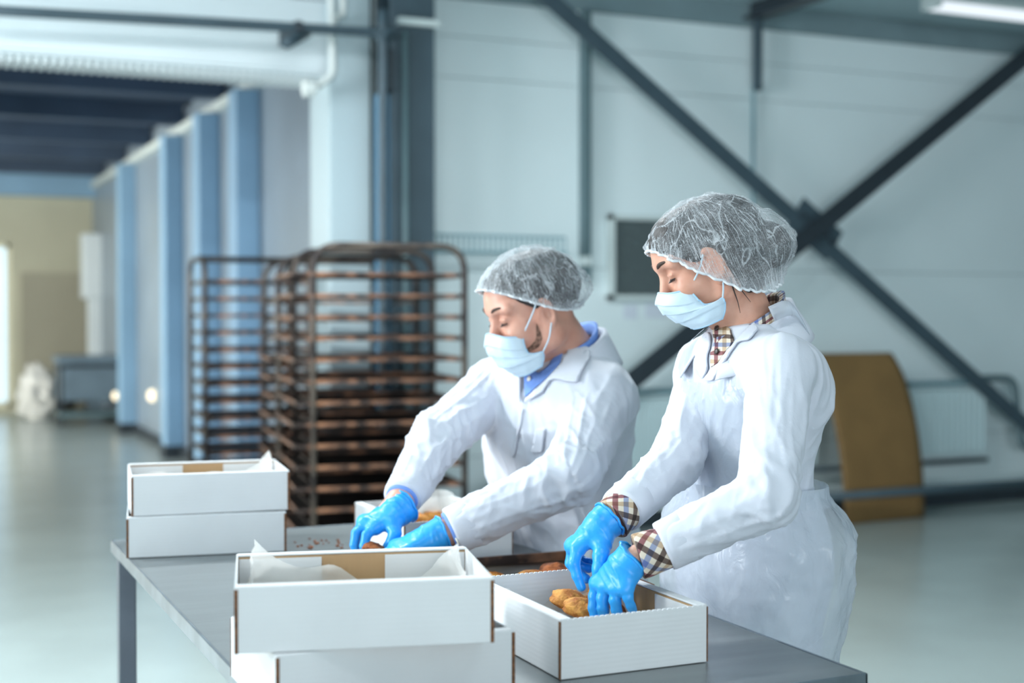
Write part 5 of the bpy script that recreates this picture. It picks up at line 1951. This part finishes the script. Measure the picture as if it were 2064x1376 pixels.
G_.patch('chest_pocket', [(1078, 862), (1106, 860), (1098, 912), (1068, 915)], M['coat'], G_.bvh, 0.005, 0.003, step=8)
G_.button(1071, 764, M['button'], None, 0.006, G_.body_o, 0.006)
G_.button(926, 1088, M['button'], None, 0.008, None, 0.004)
# shirt cuff slivers under the sleeves
for arm, rr in zip(G_.P['arms'], G_.P['arm_r']):
    el, wr_ = arm[1], arm[2]
    dr = nrm(wr_ - el)
    v, f, uv = tube_geo([wr_ - dr * 0.02, wr_ + dr * 0.006, wr_ + dr * 0.009, wr_ + dr * 0.008, wr_ - dr * 0.01], [rr[2] - 0.004, rr[2] - 0.0045, rr[2] - 0.0055, rr[2] - 0.0075, rr[2] - 0.008], 40, False)
    G_.part('shirt_cuff', v, f, M['shirt_blue'])

G_.hair(plane=((0.1, 0, 0.104), (0.72, 0, -0.69)), r=(0.1145, 0.080, 0.088))
G_.cap([((-0.006, 0, 0.050), (0.118, 0.096, 0.096)), ((-0.066, 0, 0.010), (0.072, 0.085, 0.070))], (-0.0185, 0.052, 0.0145), 9.0)
M['beard'] = mat('short_dark_beard', lin(92, 66, 54), 0.85, col2=lin(150, 112, 96), vscale=160, bump=0.6, bscale=300, lo=0.42, hi=0.6)
for sgn in (1,):
    G_.patch('beard', [(1081, 648), (1090, 664), (1095, 682), (1088, 700), (1066, 712), (1056, 706), (1070, 694), (1080, 682), (1078, 664)], M['beard'], G_.body_bvh, 0.0012, 0.001, G_.body_o, 4)
G_.mask([(0.114, 0.002), (0.125, -0.022), (0.121, -0.050), (0.108, -0.082), (0.082, -0.112)], None,
        [(0.066, 0.055, -0.020), (0.069, 0.058, -0.042), (0.068, 0.060, -0.060), (0.054, 0.064, -0.067), (0.038, 0.066, -0.070), (0.040, 0.062, -0.084), (0.048, 0.056, -0.100)], 7.0)
g = G_.mask_grid
for side, y in ((-1, 1), (0, -1)):
    G_.loops([[g[1, side], G_.h(0.036, y * 0.074, 0.015), G_.h(0.016, y * 0.078, 0.040)], [g[43, side], G_.h(0.020, y * 0.078, -0.046), G_.h(0.004, y * 0.082, -0.016)]])
G_.brows(0.0038)

wr_ = zm(625, 400, 2.805)
G_.glove(wr_, zm(480, 480, 2.79) - zm(680, 340, 2.82), 0.0325,
         [[zm(410, 560, 2.775), zm(320, 640, 2.762), zm(288, 760, 2.758), zm(300, 850, 2.76)],
          [zm(300, 520, 2.790), zm(205, 620, 2.785), zm(185, 750, 2.780), zm(215, 850, 2.778)],
          [zm(300, 500, 2.815), zm(220, 600, 2.82), zm(205, 730, 2.815), zm(240, 830, 2.81)],
          [zm(340, 500, 2.838), zm(270, 600, 2.845), zm(260, 700, 2.84), zm(290, 780, 2.83)]],
         [zm(610, 520, 2.780), zm(630, 620, 2.765), zm(600, 700, 2.762), zm(550, 760, 2.765)], mcp_r=0.0135, cuff_len=0.030, label='blue glove on the far hand picking up a cookie', seed=3.0)
wl_ = zm(1010, 680, 2.722)
G_.glove(wl_, zm(800, 760, 2.71) - zm(1080, 640, 2.725), 0.0310,
         [[zm(640, 770, 2.725), zm(540, 840, 2.725), zm(480, 920, 2.725), zm(460, 980, 2.72)],
          [zm(640, 800, 2.705), zm(540, 880, 2.70), zm(480, 960, 2.70), zm(460, 1020, 2.70)],
          [zm(660, 830, 2.688), zm(570, 910, 2.68), zm(520, 980, 2.68), zm(500, 1030, 2.68)],
          [zm(700, 850, 2.672), zm(630, 930, 2.665), zm(590, 980, 2.665), zm(570, 1020, 2.665)]],
         [zm(780, 760, 2.748), zm(660, 830, 2.76), zm(580, 890, 2.76), zm(520, 930, 2.755)], mcp_r=0.0135, cuff_len=0.030, label='blue glove on the near hand reaching over the tray', seed=6.0)
cookie(zm(400, 830, 2.765), 1, (0.5, 0.2), 'dark brown cookie held between the fingers of the man', 'cookie in hand', 0.9)
